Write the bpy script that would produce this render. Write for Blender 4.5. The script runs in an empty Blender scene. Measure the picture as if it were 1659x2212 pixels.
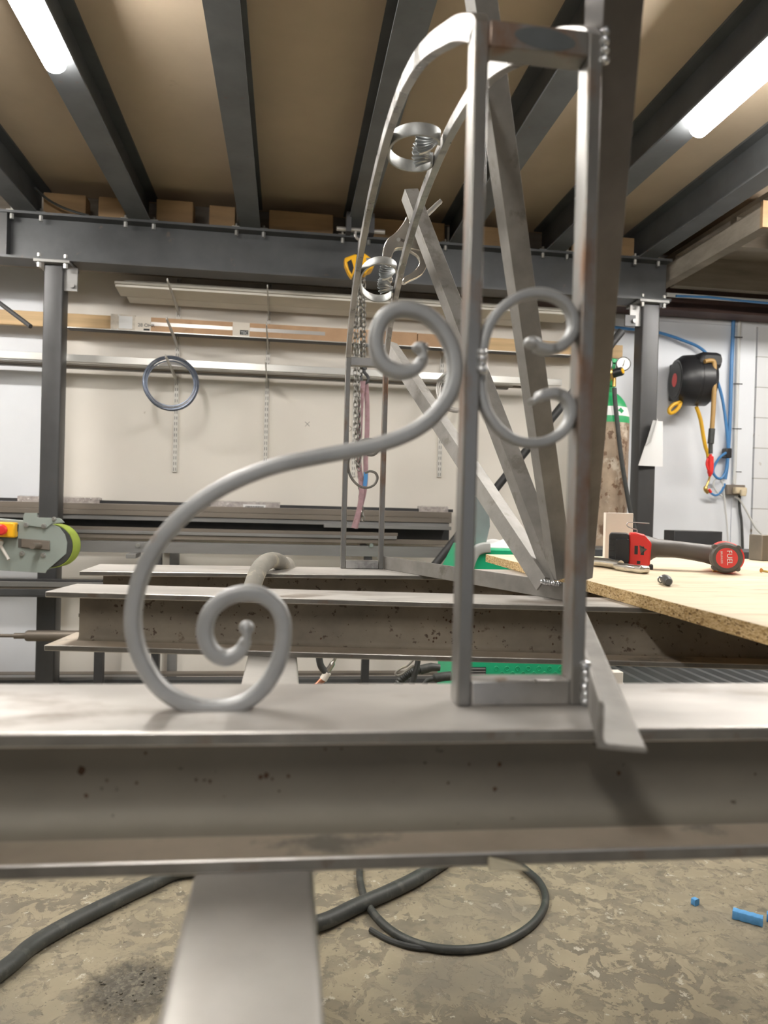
import bpy, bmesh, math, random
from mathutils import Vector, Matrix, noise
random.seed(7)
S = bpy.context.scene
COL = S.collection
V3 = Vector
R = math.radians

# ------------------------------------------------------------------ camera
CAM = V3((0, 0, 1.10))
YAW, PITCH, ROLL = R(7.6), R(-0.52), R(1.52)
FPX, PCX, PCY = 1600.0, 829.5, 1106.0
fw = V3((math.sin(YAW) * math.cos(PITCH), math.cos(YAW) * math.cos(PITCH), math.sin(PITCH)))
rt0 = V3((math.cos(YAW), -math.sin(YAW), 0))
up0 = rt0.cross(fw)
rt = rt0 * math.cos(ROLL) + up0 * math.sin(ROLL)
up = up0 * math.cos(ROLL) - rt0 * math.sin(ROLL)
cd = bpy.data.cameras.new('camera')
cam = bpy.data.objects.new('camera', cd)
COL.objects.link(cam)
cam.matrix_world = Matrix(((rt.x, up.x, -fw.x, CAM.x), (rt.y, up.y, -fw.y, CAM.y), (rt.z, up.z, -fw.z, CAM.z), (0, 0, 0, 1)))
cd.sensor_fit = 'HORIZONTAL'
cd.sensor_width = 24.0
cd.lens = FPX / 1659 * 24.0
cd.clip_start = 0.02
cd.clip_end = 60
cd.dof.use_dof = True
cd.dof.focus_distance = 1.45
cd.dof.aperture_fstop = 6.6
S.camera = cam

# ------------------------------------------------------------------ world, exposure, lamp strength
w = bpy.data.worlds.new('world')
S.world = w
w.use_nodes = True
w.node_tree.nodes['Background'].inputs[0].default_value = (0.80, 0.88, 1.0, 1)
w.node_tree.nodes['Background'].inputs[1].default_value = 0.6
S.cycles.diffuse_bounces = 6
S.cycles.max_bounces = 10
# fill light from the world through an opening added in the unseen front wall
pl_ = bpy.data.lights.new('fill_portal', 'AREA'); pl_.shape = 'RECTANGLE'; pl_.size = 3.4; pl_.size_y = 2.3; pl_.cycles.is_portal = True
po_ = bpy.data.objects.new('fill_portal', pl_); COL.objects.link(po_); po_.location = (0.6, -3.98, 1.2); po_.rotation_euler = (R(90), 0, 0)
S.view_settings.view_transform = 'Standard'
S.view_settings.look = 'None'
S.view_settings.gamma = 1.0
S.view_settings.exposure = 0.06
LAMP = 112.0
LAMP_COL = (1.0, 0.965, 0.91)

# ------------------------------------------------------------------ helpers
def ray(px, py):
    return fw + rt * ((px - PCX) / FPX) - up * ((py - PCY) / FPX)
def onZ(px, py, z):
    d = ray(px, py); return CAM + d * ((z - CAM.z) / d.z)
def onY(px, py, y):
    d = ray(px, py); return CAM + d * (y / d.y)
def onX(px, py, x):
    d = ray(px, py); return CAM + d * (x / d.x)

class MB:
    """collects shapes and links them as one mesh"""
    def __init__(s, M=None):
        s.v = []; s.f = []; s.mi = []; s.M = M; s.m = 0
    def add(s, vs, fs):
        n = len(s.v)
        for p in vs:
            p = V3(p)
            s.v.append(s.M @ p if s.M is not None else p)
        for f in fs:
            s.f.append([n + i for i in f]); s.mi.append(s.m)
    def box(s, a, b):
        x0, y0, z0 = a; x1, y1, z1 = b
        x0, x1 = min(x0, x1), max(x0, x1); y0, y1 = min(y0, y1), max(y0, y1); z0, z1 = min(z0, z1), max(z0, z1)
        s.add([(x0, y0, z0), (x1, y0, z0), (x1, y1, z0), (x0, y1, z0), (x0, y0, z1), (x1, y0, z1), (x1, y1, z1), (x0, y1, z1)],
              [(0, 3, 2, 1), (4, 5, 6, 7), (0, 1, 5, 4), (1, 2, 6, 5), (2, 3, 7, 6), (3, 0, 4, 7)])
        return s
    def loft(s, rings, closed=False, cap=True, cyc=True):
        n = len(rings[0]); vs = [p for r in rings for p in r]; fs = []
        m = len(rings)
        for i in range(m if closed else m - 1):
            j = (i + 1) % m
            for k in range(n if cyc else n - 1):
                l = (k + 1) % n
                fs.append((i * n + k, i * n + l, j * n + l, j * n + k))
        if cap and not closed and cyc:
            fs.append(tuple(range(n - 1, -1, -1))); fs.append(tuple((m - 1) * n + k for k in range(n)))
        s.add(vs, fs); return s
    def prism(s, poly, o, ex, ey, h):
        """poly (2-D) in the plane o + x ex + y ey, extruded by vector h"""
        o = V3(o); ex = V3(ex); ey = V3(ey); h = V3(h)
        a = [o + ex * p[0] + ey * p[1] for p in poly]
        s.loft([a, [p + h for p in a]]); return s
    def sweep(s, path, prof, b=None, sc=None, closed=False):
        """profile (n,b) carried along the path; b = fixed binormal, else parallel transport"""
        path = [V3(p) for p in path]; m = len(path); rings = []
        nprev = None
        for i, p in enumerate(path):
            if closed: t = path[(i + 1) % m] - path[i - 1]
            else: t = path[min(i + 1, m - 1)] - path[max(i - 1, 0)]
            if t.length < 1e-9: t = V3((0, 0, 1))
            t.normalize()
            if b is not None:
                bb = V3(b); n = bb.cross(t)
                if n.length < 1e-6: n = t.orthogonal()
                n.normalize(); bb = t.cross(n)
            else:
                n = t.orthogonal().normalized() if nprev is None else (nprev - t * nprev.dot(t)).normalized()
                bb = t.cross(n)
            nprev = n
            k = (1, 1) if sc is None else (sc[i] if isinstance(sc[i], tuple) else (sc[i], sc[i]))
            rings.append([p + n * q[0] * k[0] + bb * q[1] * k[1] for q in prof])
        s.loft(rings, closed=closed); return s
    def tube(s, path, r, n=10, closed=False):
        rr = r if isinstance(r, (list, tuple)) else None
        prof = [(math.cos(2 * math.pi * k / n), math.sin(2 * math.pi * k / n)) for k in range(n)]
        s.sweep(path, prof, sc=(list(rr) if rr else [r] * len(path)), closed=closed); return s
    def cyl(s, a, b, r, n=20, r2=None):
        s.tube([a, b], [r, r if r2 is None else r2], n); return s
    def lathe(s, prof, o, ax, n=28):
        """prof = (radius, distance along ax)"""
        o = V3(o); ax = V3(ax).normalized(); u = ax.orthogonal().normalized(); v = ax.cross(u)
        s.loft([[o + ax * q[1] + (u * math.cos(2 * math.pi * k / n) + v * math.sin(2 * math.pi * k / n)) * max(q[0], 1e-5) for k in range(n)] for q in prof])
        return s
    def ball(s, o, r, n=8):
        rx = r if isinstance(r, tuple) else (r, r, r)
        o = V3(o)
        rings = []
        for i in range(n + 1):
            th = math.pi * i / n
            rings.append([o + V3((rx[0] * max(math.sin(th), 1e-3) * math.cos(2 * math.pi * k / (2 * n)), rx[1] * max(math.sin(th), 1e-3) * math.sin(2 * math.pi * k / (2 * n)), -rx[2] * math.cos(th))) for k in range(2 * n)])
        s.loft(rings); return s

LOCS = {}
def tag(o, label, cat, group=None, kind=None):
    o['label'] = label; o['category'] = cat
    if group: o['group'] = group
    if kind: o['kind'] = kind
    return o
def thing(name, label, cat, loc=(0, 0, 0), group=None):
    o = bpy.data.objects.new(name, None); COL.objects.link(o); o.location = loc
    o.empty_display_size = 0.05
    return tag(o, label, cat, group)
def root_loc(p):
    v = V3((0, 0, 0))
    while p is not None:
        v += p.location; p = p.parent
    return v
def obj(name, mb, mat, parent=None, bevel=0, label=None, flat=False, sharp=35):
    me = bpy.data.meshes.new(name)
    off = root_loc(parent)
    me.from_pydata([tuple(p - off) for p in mb.v], [], mb.f)
    mats = mat if isinstance(mat, (list, tuple)) else [mat]
    for m in mats: me.materials.append(m)
    bm = bmesh.new(); bm.from_mesh(me)
    bmesh.ops.recalc_face_normals(bm, faces=bm.faces)
    bm.to_mesh(me); bm.free()
    for p, i in zip(me.polygons, mb.mi):
        p.material_index = min(i, len(mats) - 1); p.use_smooth = not flat
    if not flat:
        me.set_sharp_from_angle(angle=R(sharp))
    o = bpy.data.objects.new(name, me); COL.objects.link(o)
    if parent is not None: o.parent = parent
    if label: o['label'] = label
    if bevel:
        b = o.modifiers.new('bevel', 'BEVEL'); b.width = bevel; b.segments = 2; b.limit_method = 'ANGLE'; b.angle_limit = R(40)
    return o
def struct(name, mb, mat, **k):
    o = obj(name, mb, mat, **k); o['kind'] = 'structure'; return o
def copy_tree(o, parent=None):
    c = o.copy(); COL.objects.link(c)
    if parent is not None: c.parent = parent
    for ch in list(o.children): copy_tree(ch, c)
    return c
def text_obj(name, body, size, M, mat, parent, depth=0.0004, label=None):
    cu = bpy.data.curves.new(name, 'FONT'); cu.body = body; cu.size = size; cu.extrude = depth
    cu.align_x = 'CENTER'; cu.align_y = 'CENTER'
    t = bpy.data.objects.new(name, cu); COL.objects.link(t)
    dg = bpy.context.evaluated_depsgraph_get()
    me = bpy.data.meshes.new_from_object(t.evaluated_get(dg))
    bpy.data.objects.remove(t)
    off = root_loc(parent)
    me.transform(Matrix.Translation(-off) @ M)
    me.materials.clear(); me.materials.append(mat)
    o = bpy.data.objects.new(name, me); COL.objects.link(o); o.parent = parent
    if label: o['label'] = label
    return o
def frame(o, ex, ey, ez):
    ex, ey, ez = V3(ex), V3(ey), V3(ez)
    return Matrix(((ex.x, ey.x, ez.x, o[0]), (ex.y, ey.y, ez.y, o[1]), (ex.z, ey.z, ez.z, o[2]), (0, 0, 0, 1)))
def spline(pts, k=8, closed=False):
    P = [V3(p) for p in pts]; n = len(P); out = []
    for i in range(n if closed else n - 1):
        if closed: a, b, c, d = P[i - 1], P[i], P[(i + 1) % n], P[(i + 2) % n]
        else: a, b, c, d = P[max(i - 1, 0)], P[i], P[i + 1], P[min(i + 2, n - 1)]
        for j in range(k):
            t = j / k
            out.append(0.5 * ((2 * b) + (c - a) * t + (2 * a - 5 * b + 4 * c - d) * t * t + (3 * b - a - 3 * c + d) * t ** 3))
    if not closed: out.append(P[-1])
    return out
def rrect(hx, hy, r, n=3):
    out = []
    for cx, cy, a0 in ((hx - r, hy - r, 0), (-hx + r, hy - r, 90), (-hx + r, -hy + r, 180), (hx - r, -hy + r, 270)):
        for k in range(n + 1):
            a = R(a0 + 90 * k / n); out.append((cx + r * math.cos(a), cy + r * math.sin(a)))
    return out

# ------------------------------------------------------------------ materials
def mat(name, col, rough=0.5, metal=0.0, var=0.0, vscale=8.0, spot=None, spot_amt=0.0, spot_scale=20.0, spot2=None, spot2_amt=0.0, spot2_scale=60.0,
        bump=0.0, bscale=120.0, stretch=(1, 1, 1), emit=None, estr=0.0, rvar=0.0, alpha=None, trans=0.0, coat=0.0, detail=6):
    m = bpy.data.materials.new(name); m.use_nodes = True
    nt = m.node_tree; N = nt.nodes; L = nt.links
    b = N['Principled BSDF']
    b.inputs['Base Color'].default_value = (*col, 1); b.inputs['Roughness'].default_value = rough; b.inputs['Metallic'].default_value = metal
    if coat: b.inputs['Coat Weight'].default_value = coat
    if trans: b.inputs['Transmission Weight'].default_value = trans
    if alpha is not None: b.inputs['Alpha'].default_value = alpha
    if emit:
        b.inputs['Emission Color'].default_value = (*emit, 1); b.inputs['Emission Strength'].default_value = estr
    tc = N.new('ShaderNodeTexCoord'); mp = N.new('ShaderNodeMapping'); mp.inputs['Scale'].default_value = stretch
    L.new(tc.outputs['Object'], mp.inputs['Vector'])
    def nz(scale, det=detail, rough_=0.6):
        n = N.new('ShaderNodeTexNoise'); n.inputs['Scale'].default_value = scale; n.inputs['Detail'].default_value = det; n.inputs['Roughness'].default_value = rough_
        L.new(mp.outputs['Vector'], n.inputs['Vector']); return n.outputs['Fac']
    def mixc(fac, a, bcol):
        x = N.new('ShaderNodeMix'); x.data_type = 'RGBA'
        L.new(fac, x.inputs[0])
        if isinstance(a, tuple): x.inputs[6].default_value = (*a, 1)
        else: L.new(a, x.inputs[6])
        if isinstance(bcol, tuple): x.inputs[7].default_value = (*bcol, 1)
        else: L.new(bcol, x.inputs[7])
        return x.outputs[2]
    def ramp(f, a, c):
        r = N.new('ShaderNodeMapRange'); r.inputs['From Min'].default_value = a; r.inputs['From Max'].default_value = c
        L.new(f, r.inputs['Value']); return r.outputs['Result']
    c = None
    if var:
        f = ramp(nz(vscale), 0.28, 0.72)
        c = mixc(f, tuple(x * (1 - var) for x in col), tuple(min(1, x * (1 + var)) for x in col))
        if rvar:
            r = N.new('ShaderNodeMapRange'); r.inputs['To Min'].default_value = max(0.03, rough - rvar); r.inputs['To Max'].default_value = min(1, rough + rvar)
            L.new(f, r.inputs['Value']); L.new(r.outputs['Result'], b.inputs['Roughness'])
    if spot:
        f = ramp(nz(spot_scale, 8, 0.65), 0.70 - spot_amt, 0.76 - spot_amt * 0.85)
        c = mixc(f, c if c is not None else col, spot)
    if spot2:
        f = ramp(nz(spot2_scale, 4, 0.6), 0.72 - spot2_amt, 0.76 - spot2_amt)
        c = mixc(f, c if c is not None else col, spot2)
    if c is not None: L.new(c, b.inputs['Base Color'])
    if bump:
        bp = N.new('ShaderNodeBump'); bp.inputs['Strength'].default_value = bump; bp.inputs['Distance'].default_value = 0.002
        L.new(nz(bscale, 4), bp.inputs['Height']); L.new(bp.outputs['Normal'], b.inputs['Normal'])
    m['c'] = 1
    return m

RUST = (0.16, 0.085, 0.045)
M = {}
M['bright'] = mat('bright_steel', (0.46, 0.45, 0.435), 0.32, 0.85, 0.25, 14, spot=(0.30, 0.29, 0.285), spot_amt=0.16, spot_scale=16, spot2=(0.30, 0.22, 0.16), spot2_amt=0.05, spot2_scale=22, bump=0.06, bscale=160, rvar=0.12)
M['post'] = mat('mill_scale_bar', (0.29, 0.28, 0.265), 0.36, 0.75, 0.30, 9, spot=(0.25, 0.155, 0.105), spot_amt=0.20, spot_scale=9, stretch=(1, 1, 0.45), bump=0.05, bscale=140, rvar=0.12)
M['scroll'] = mat('forged_scroll_steel', (0.40, 0.405, 0.405), 0.50, 0.55, 0.20, 18, spot=(0.34, 0.27, 0.23), spot_amt=0.06, spot_scale=14, bump=0.10, bscale=110)
M['brace'] = mat('angle_iron', (0.25, 0.237, 0.22), 0.58, 0.35, 0.22, 22, spot=(0.17, 0.155, 0.135), spot_amt=0.12, spot_scale=18, bump=0.10, bscale=260)
M['braceshade'] = mat('shaded_angle_iron', (0.135, 0.125, 0.118), 0.46, 0.55, 0.2, 16, bump=0.08, bscale=200)  # same steel as the other braces, with shade put into the base colour
M['weld'] = mat('weld_bead', (0.62, 0.64, 0.66), 0.25, 0.9, 0.4, 120, bump=0.4, bscale=300)
M['patch'] = mat('mill_scale_patch', (0.16, 0.175, 0.18), 0.35, 0.6, 0.15, 30)
M['leaf'] = mat('cast_leaf_steel', (0.40, 0.42, 0.43), 0.38, 0.6, 0.25, 60)
M['galv'] = mat('satin_ring_steel', (0.42, 0.43, 0.425), 0.5, 0.55, 0.15, 30, bump=0.05)
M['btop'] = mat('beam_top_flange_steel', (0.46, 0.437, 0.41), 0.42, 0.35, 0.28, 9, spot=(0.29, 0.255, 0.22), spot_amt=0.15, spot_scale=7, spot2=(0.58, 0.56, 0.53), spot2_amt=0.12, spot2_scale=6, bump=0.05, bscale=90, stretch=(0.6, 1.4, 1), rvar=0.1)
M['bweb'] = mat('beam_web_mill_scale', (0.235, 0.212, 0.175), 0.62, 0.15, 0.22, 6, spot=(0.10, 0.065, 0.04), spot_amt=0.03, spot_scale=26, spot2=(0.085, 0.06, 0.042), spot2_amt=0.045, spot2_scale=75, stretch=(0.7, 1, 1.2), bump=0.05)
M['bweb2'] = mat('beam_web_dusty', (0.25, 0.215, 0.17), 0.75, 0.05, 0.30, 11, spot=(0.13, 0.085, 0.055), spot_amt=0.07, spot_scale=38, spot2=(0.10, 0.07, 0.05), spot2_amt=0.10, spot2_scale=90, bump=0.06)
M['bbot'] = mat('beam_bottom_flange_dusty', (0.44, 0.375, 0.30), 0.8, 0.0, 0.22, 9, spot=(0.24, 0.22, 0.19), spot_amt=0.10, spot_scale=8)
M['bedge_shade'] = mat('shaded_flange_edge_steel', (0.20, 0.188, 0.17), 0.42, 0.4, 0.3, 20, spot=(0.18, 0.14, 0.11), spot_amt=0.12, spot_scale=24)  # edge steel, darkened in colour for the dim room it faces
M['rustspot'] = mat('rust_spot', (0.105, 0.058, 0.032), 0.85, 0, 0.3, 90)
M['worn'] = mat('edge_highlight_steel', (0.60, 0.58, 0.55), 0.32, 0.7, 0.2, 30)  # highlight along the flange bevels, put into the colour
M['tubing'] = mat('trestle_tube_steel', (0.47, 0.45, 0.42), 0.45, 0.3, 0.28, 6, spot=(0.40, 0.33, 0.25), spot_amt=0.10, spot_scale=7, bump=0.05)
M['darksteel'] = mat('dark_structural_steel', (0.085, 0.088, 0.092), 0.48, 0.35, 0.2, 5, spot=(0.14, 0.115, 0.10), spot_amt=0.05, spot_scale=9)
M['joist'] = mat('joist_steel', (0.115, 0.122, 0.128), 0.55, 0.25, 0.2, 5, spot=(0.12, 0.09, 0.075), spot_amt=0.06, spot_scale=14)
M['column'] = mat('column_steel', (0.075, 0.075, 0.077), 0.42, 0.4, 0.25, 4, spot=(0.095, 0.08, 0.07), spot_amt=0.10, spot_scale=6, stretch=(1, 1, 0.5))
M['zinc'] = mat('zinc_bolt', (0.62, 0.62, 0.60), 0.3, 0.9, 0.15, 60)
M['rackbar'] = mat('rack_steel_brown', (0.215, 0.185, 0.155), 0.5, 0.4, 0.2, 10, stretch=(0.1, 1, 1))
M['rackgrey'] = mat('rack_steel_grey', (0.28, 0.275, 0.27), 0.42, 0.5, 0.2, 10, stretch=(0.2, 1, 1))
M['rackdark'] = mat('rack_steel_dark', (0.05, 0.05, 0.052), 0.5, 0.3, 0.2, 10)
M['alu'] = mat('aluminium_bar', (0.70, 0.69, 0.66), 0.32, 0.75, 0.10, 6, stretch=(0.1, 1, 1))
M['white'] = mat('white_trim_paint', (0.74, 0.70, 0.63), 0.55, 0, 0.06, 6, spot=(0.45, 0.38, 0.32), spot_amt=0.02, spot_scale=8)
M['bracket'] = mat('grey_bracket_paint', (0.52, 0.50, 0.46), 0.5, 0.2, 0.1, 20)
M['upright'] = mat('white_upright_paint', (0.72, 0.70, 0.66), 0.45)
M['slot'] = mat('slot_shadow_gap', (0.10, 0.09, 0.08), 0.9)
M['pine'] = mat('pine_plank', (0.58, 0.40, 0.21), 0.6, 0, 0.22, 5, stretch=(0.3, 1, 6), spot=(0.36, 0.21, 0.09), spot_amt=0.05, spot_scale=6)
M['timber'] = mat('dull_timber', (0.34, 0.22, 0.115), 0.75, 0, 0.2, 8, stretch=(0.4, 1, 3))
M['oldtimber'] = mat('old_grey_timber', (0.26, 0.225, 0.185), 0.8, 0, 0.25, 7, stretch=(0.4, 1, 3))
M['card'] = mat('cardboard_sleeve', (0.50, 0.315, 0.185), 0.7, 0, 0.12, 10, spot=(0.40, 0.235, 0.13), spot_amt=0.08, spot_scale=6)
M['tape'] = mat('clear_tape', (0.66, 0.60, 0.52), 0.18, 0, 0.18, 40, spot=(0.85, 0.84, 0.82), spot_amt=0.10, spot_scale=45, coat=0.5)
M['film'] = mat('plastic_film', (0.42, 0.38, 0.36), 0.15, 0, 0.35, 40, spot=(0.80, 0.78, 0.76), spot_amt=0.10, spot_scale=50, coat=0.6)
M['paper'] = mat('white_paper', (0.80, 0.80, 0.80), 0.7)
M['label'] = mat('cream_paper_label', (0.74, 0.68, 0.60), 0.6)
M['black'] = mat('black_plastic', (0.018, 0.018, 0.020), 0.38, 0, 0.1, 30)
M['rubber'] = mat('black_rubber', (0.045, 0.047, 0.046), 0.55, 0, 0.3, 30, bump=0.1)
M['hose'] = mat('dusty_black_hose', (0.048, 0.051, 0.048), 0.5, 0, 0.25, 16, spot=(0.075, 0.077, 0.07), spot_amt=0.16, spot_scale=30, stretch=(1, 1, 1), bump=0.08)
M['greyhose'] = mat('dusty_grey_hose', (0.25, 0.235, 0.205), 0.75, 0, 0.25, 18, spot=(0.40, 0.35, 0.27), spot_amt=0.14, spot_scale=22, bump=0.08)
M['ink'] = mat('black_ink', (0.03, 0.03, 0.03), 0.6)
M['pencil'] = mat('grey_pencil', (0.32, 0.30, 0.28), 0.8)
M['red'] = mat('red_plastic', (0.72, 0.035, 0.03), 0.38, 0, 0.05, 20)
M['redlabel'] = mat('red_sticker', (0.74, 0.055, 0.05), 0.4)
M['greyrub'] = mat('warm_grey_rubber', (0.098, 0.086, 0.076), 0.5, 0, 0.08, 30)
M['batt'] = mat('battery_plastic', (0.030, 0.032, 0.035), 0.35, 0, 0.2, 25)
M['text'] = mat('white_print', (0.82, 0.82, 0.82), 0.5)
M['yellow'] = mat('yellow_paint', (0.86, 0.45, 0.015), 0.35, 0, 0.05, 10)
M['chain'] = mat('steel_chain', (0.28, 0.27, 0.25), 0.4, 0.75, 0.3, 90)
M['pink'] = mat('faded_pink_webbing', (0.33, 0.205, 0.225), 0.85, 0, 0.2, 30, spot=(0.22, 0.13, 0.12), spot_amt=0.10, spot_scale=12, bump=0.1, bscale=400)
M['bluehose'] = mat('blue_airline', (0.06, 0.21, 0.46), 0.35)
M['yellowhose'] = mat('yellow_airhose', (0.75, 0.42, 0.02), 0.4)
M['tanhose'] = mat('tan_airhose', (0.40, 0.24, 0.08), 0.45)
M['brass'] = mat('brass', (0.72, 0.48, 0.16), 0.3, 0.9, 0.1, 50)
M['yzinc'] = mat('yellow_zinc_screw', (0.62, 0.46, 0.16), 0.3, 0.9)
M['green'] = mat('green_machine_paint', (0.012, 0.42, 0.20), 0.42, 0, 0.05, 8)
M['cylgreen'] = mat('cylinder_green_paint', (0.03, 0.36, 0.13), 0.4, 0, 0.12, 12)
M['cylbody'] = mat('worn_cylinder_paint', (0.36, 0.27, 0.195), 0.55, 0, 0.35, 9, spot=(0.60, 0.52, 0.43), spot_amt=0.16, spot_scale=10, spot2=(0.17, 0.10, 0.06), spot2_amt=0.16, spot2_scale=26, stretch=(1, 1, 0.8))
M['grinder'] = mat('grey_green_machine_paint', (0.285, 0.325, 0.30), 0.42, 0, 0.08, 6, spot=(0.20, 0.21, 0.19), spot_amt=0.03, spot_scale=9)
M['belt'] = mat('green_abrasive_belt', (0.36, 0.46, 0.075), 0.8, 0, 0.15, 12, spot=(0.22, 0.30, 0.06), spot_amt=0.05, spot_scale=20)
M['shield'] = mat('smoky_plastic_shield', (0.22, 0.24, 0.25), 0.25, 0, 0.15, 8, spot=(0.45, 0.47, 0.48), spot_amt=0.06, spot_scale=9)
M['plast'] = mat('light_grey_plastic', (0.42, 0.43, 0.42), 0.45)
M['pvc'] = mat('cream_plastic_block', (0.80, 0.75, 0.68), 0.4, 0, 0.05, 14)
M['chalk'] = mat('blue_chalk', (0.12, 0.36, 0.70), 0.9, 0, 0.12, 80)
M['masking'] = mat('masking_tape', (0.55, 0.50, 0.37), 0.75, 0, 0.2, 60)
M['shiny'] = mat('polished_plier_steel', (0.66, 0.63, 0.58), 0.24, 0.95, 0.15, 40, spot=(0.40, 0.37, 0.33), spot_amt=0.08, spot_scale=25)
M['brownbeam'] = mat('red_brown_painted_steel', (0.085, 0.048, 0.040), 0.6, 0.1, 0.2, 5)
M['copper'] = mat('copper', (0.55, 0.25, 0.16), 0.35, 0.9)
M['socket'] = mat('cream_socket_plastic', (0.62, 0.52, 0.36), 0.5)
M['wcable'] = mat('white_cable', (0.62, 0.62, 0.60), 0.5)
def dirt_mat():
    m = mat('swept_dirt', (0.11, 0.10, 0.082), 0.95, 0, 0.45, 70, spot=(0.20, 0.18, 0.14), spot_amt=0.2, spot_scale=120, bump=0.6)
    nt = m.node_tree; N = nt.nodes; L = nt.links; tc = N.new('ShaderNodeTexCoord')
    ln = N.new('ShaderNodeVectorMath'); ln.operation = 'LENGTH'; L.new(tc.outputs['Object'], ln.inputs[0])
    n = N.new('ShaderNodeTexNoise'); n.inputs['Scale'].default_value = 55; n.inputs['Detail'].default_value = 6; n.inputs['Roughness'].default_value = 0.75; L.new(tc.outputs['Object'], n.inputs['Vector'])
    k = N.new('ShaderNodeMath'); k.operation = 'MULTIPLY_ADD'; k.inputs[1].default_value = 0.16; L.new(n.outputs['Fac'], k.inputs[0]); L.new(ln.outputs['Value'], k.inputs[2])
    r = N.new('ShaderNodeMapRange'); r.inputs['From Min'].default_value = 0.205; r.inputs['From Max'].default_value = 0.135; r.inputs['To Max'].default_value = 0.85; L.new(k.outputs[0], r.inputs['Value'])
    L.new(r.outputs[0], N['Principled BSDF'].inputs['Alpha']); return m
M['dirt'] = dirt_mat()
M['glassdial'] = mat('gauge_face', (0.82, 0.80, 0.76), 0.3)
M['coil'] = mat('blue_grey_wire', (0.22, 0.25, 0.32), 0.35, 0.7, 0.2, 30)
M['silverwire'] = mat('silver_wire', (0.50, 0.48, 0.46), 0.35, 0.75)
M['lampbody'] = mat('white_lamp_body', (0.8, 0.8, 0.8), 0.4)
M['diffuser'] = mat('lit_lamp_diffuser', (0.9, 0.9, 0.9), 0.4, emit=LAMP_COL, estr=LAMP)
M['wall'] = mat('cream_painted_board', (0.80, 0.755, 0.69), 0.6, 0, 0.04, 1.5, spot=(0.45, 0.39, 0.32), spot_amt=-0.015, spot_scale=9, spot2=(0.30, 0.24, 0.19), spot2_amt=-0.055, spot2_scale=24)
M['wallblue'] = mat('cool_white_painted_board', (0.74, 0.76, 0.80), 0.6, 0, 0.04, 2, spot=(0.42, 0.38, 0.34), spot_amt=-0.03, spot_scale=11)
M['ply'] = mat('brown_deck_board', (0.52, 0.42, 0.31), 0.8, 0, 0.08, 3, spot=(0.25, 0.18, 0.12), spot_amt=0.03, spot_scale=2, bump=0.03)
M['dullwall'] = mat('dull_room_wall', (0.36, 0.345, 0.325), 0.8)

def floor_mat():
    m = bpy.data.materials.new('flaked_concrete_floor'); m.use_nodes = True
    nt = m.node_tree; N = nt.nodes; L = nt.links; b = N['Principled BSDF']
    tc = N.new('ShaderNodeTexCoord')
    def nz(s, d=8, r=0.65, dist=0.0, off=0):
        mp = N.new('ShaderNodeMapping'); mp.inputs['Location'].default_value = (off, off * .7, 0)
        L.new(tc.outputs['Object'], mp.inputs[0])
        n = N.new('ShaderNodeTexNoise'); n.inputs['Scale'].default_value = s; n.inputs['Detail'].default_value = d; n.inputs['Roughness'].default_value = r; n.inputs['Distortion'].default_value = dist
        L.new(mp.outputs[0], n.inputs['Vector']); return n.outputs['Fac']
    def rng(f, a, c):
        r = N.new('ShaderNodeMapRange'); r.inputs['From Min'].default_value = a; r.inputs['From Max'].default_value = c; L.new(f, r.inputs['Value']); return r.outputs['Result']
    def mul(a, c):
        x = N.new('ShaderNodeMath'); x.operation = 'MULTIPLY'; L.new(a, x.inputs[0]); L.new(c, x.inputs[1]); return x.outputs[0]
    def mix(f, a, c):
        x = N.new('ShaderNodeMix'); x.data_type = 'RGBA'; L.new(f, x.inputs[0])
        for i, k in ((6, a), (7, c)):
            if isinstance(k, tuple): x.inputs[i].default_value = (*k, 1)
            else: L.new(k, x.inputs[i])
        return x.outputs[2]
    flake = rng(nz(16, 9, 0.68, 0.6), 0.485, 0.515)
    region = rng(nz(2.2, 4, 0.6, 0, 4), 0.40, 0.60)
    base = mix(rng(nz(5, 5, 0.6, 0, 2), 0.35, 0.65), (0.275, 0.235, 0.162), (0.345, 0.297, 0.21))
    dark = mix(rng(nz(9, 5, 0.6, 0, 9), 0.3, 0.7), (0.145, 0.127, 0.095), (0.215, 0.188, 0.14))
    c = mix(flake, dark, base)
    c = mix(mul(region, rng(nz(30, 4, 0.6, 0, 6), 0.42, 0.50)), c, (0.285, 0.245, 0.172))
    c = mix(rng(nz(24, 9, 0.7, 0.4, 13), 0.615, 0.635), c, (0.46, 0.42, 0.34))
    c = mix(rng(nz(75, 3, 0.5, 0, 17), 0.66, 0.70), c, (0.13, 0.11, 0.085))
    c = mix(rng(nz(1.7, 3, 0.5, 0, 21), 0.55, 0.72), c, (0.185, 0.165, 0.13))
    L.new(c, b.inputs['Base Color']); b.inputs['Roughness'].default_value = 0.75
    bp = N.new('ShaderNodeBump'); bp.inputs['Strength'].default_value = 0.5; bp.inputs['Distance'].default_value = 0.002
    L.new(flake, bp.inputs['Height']); L.new(bp.outputs['Normal'], b.inputs['Normal'])
    return m
M['floor'] = floor_mat()

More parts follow.
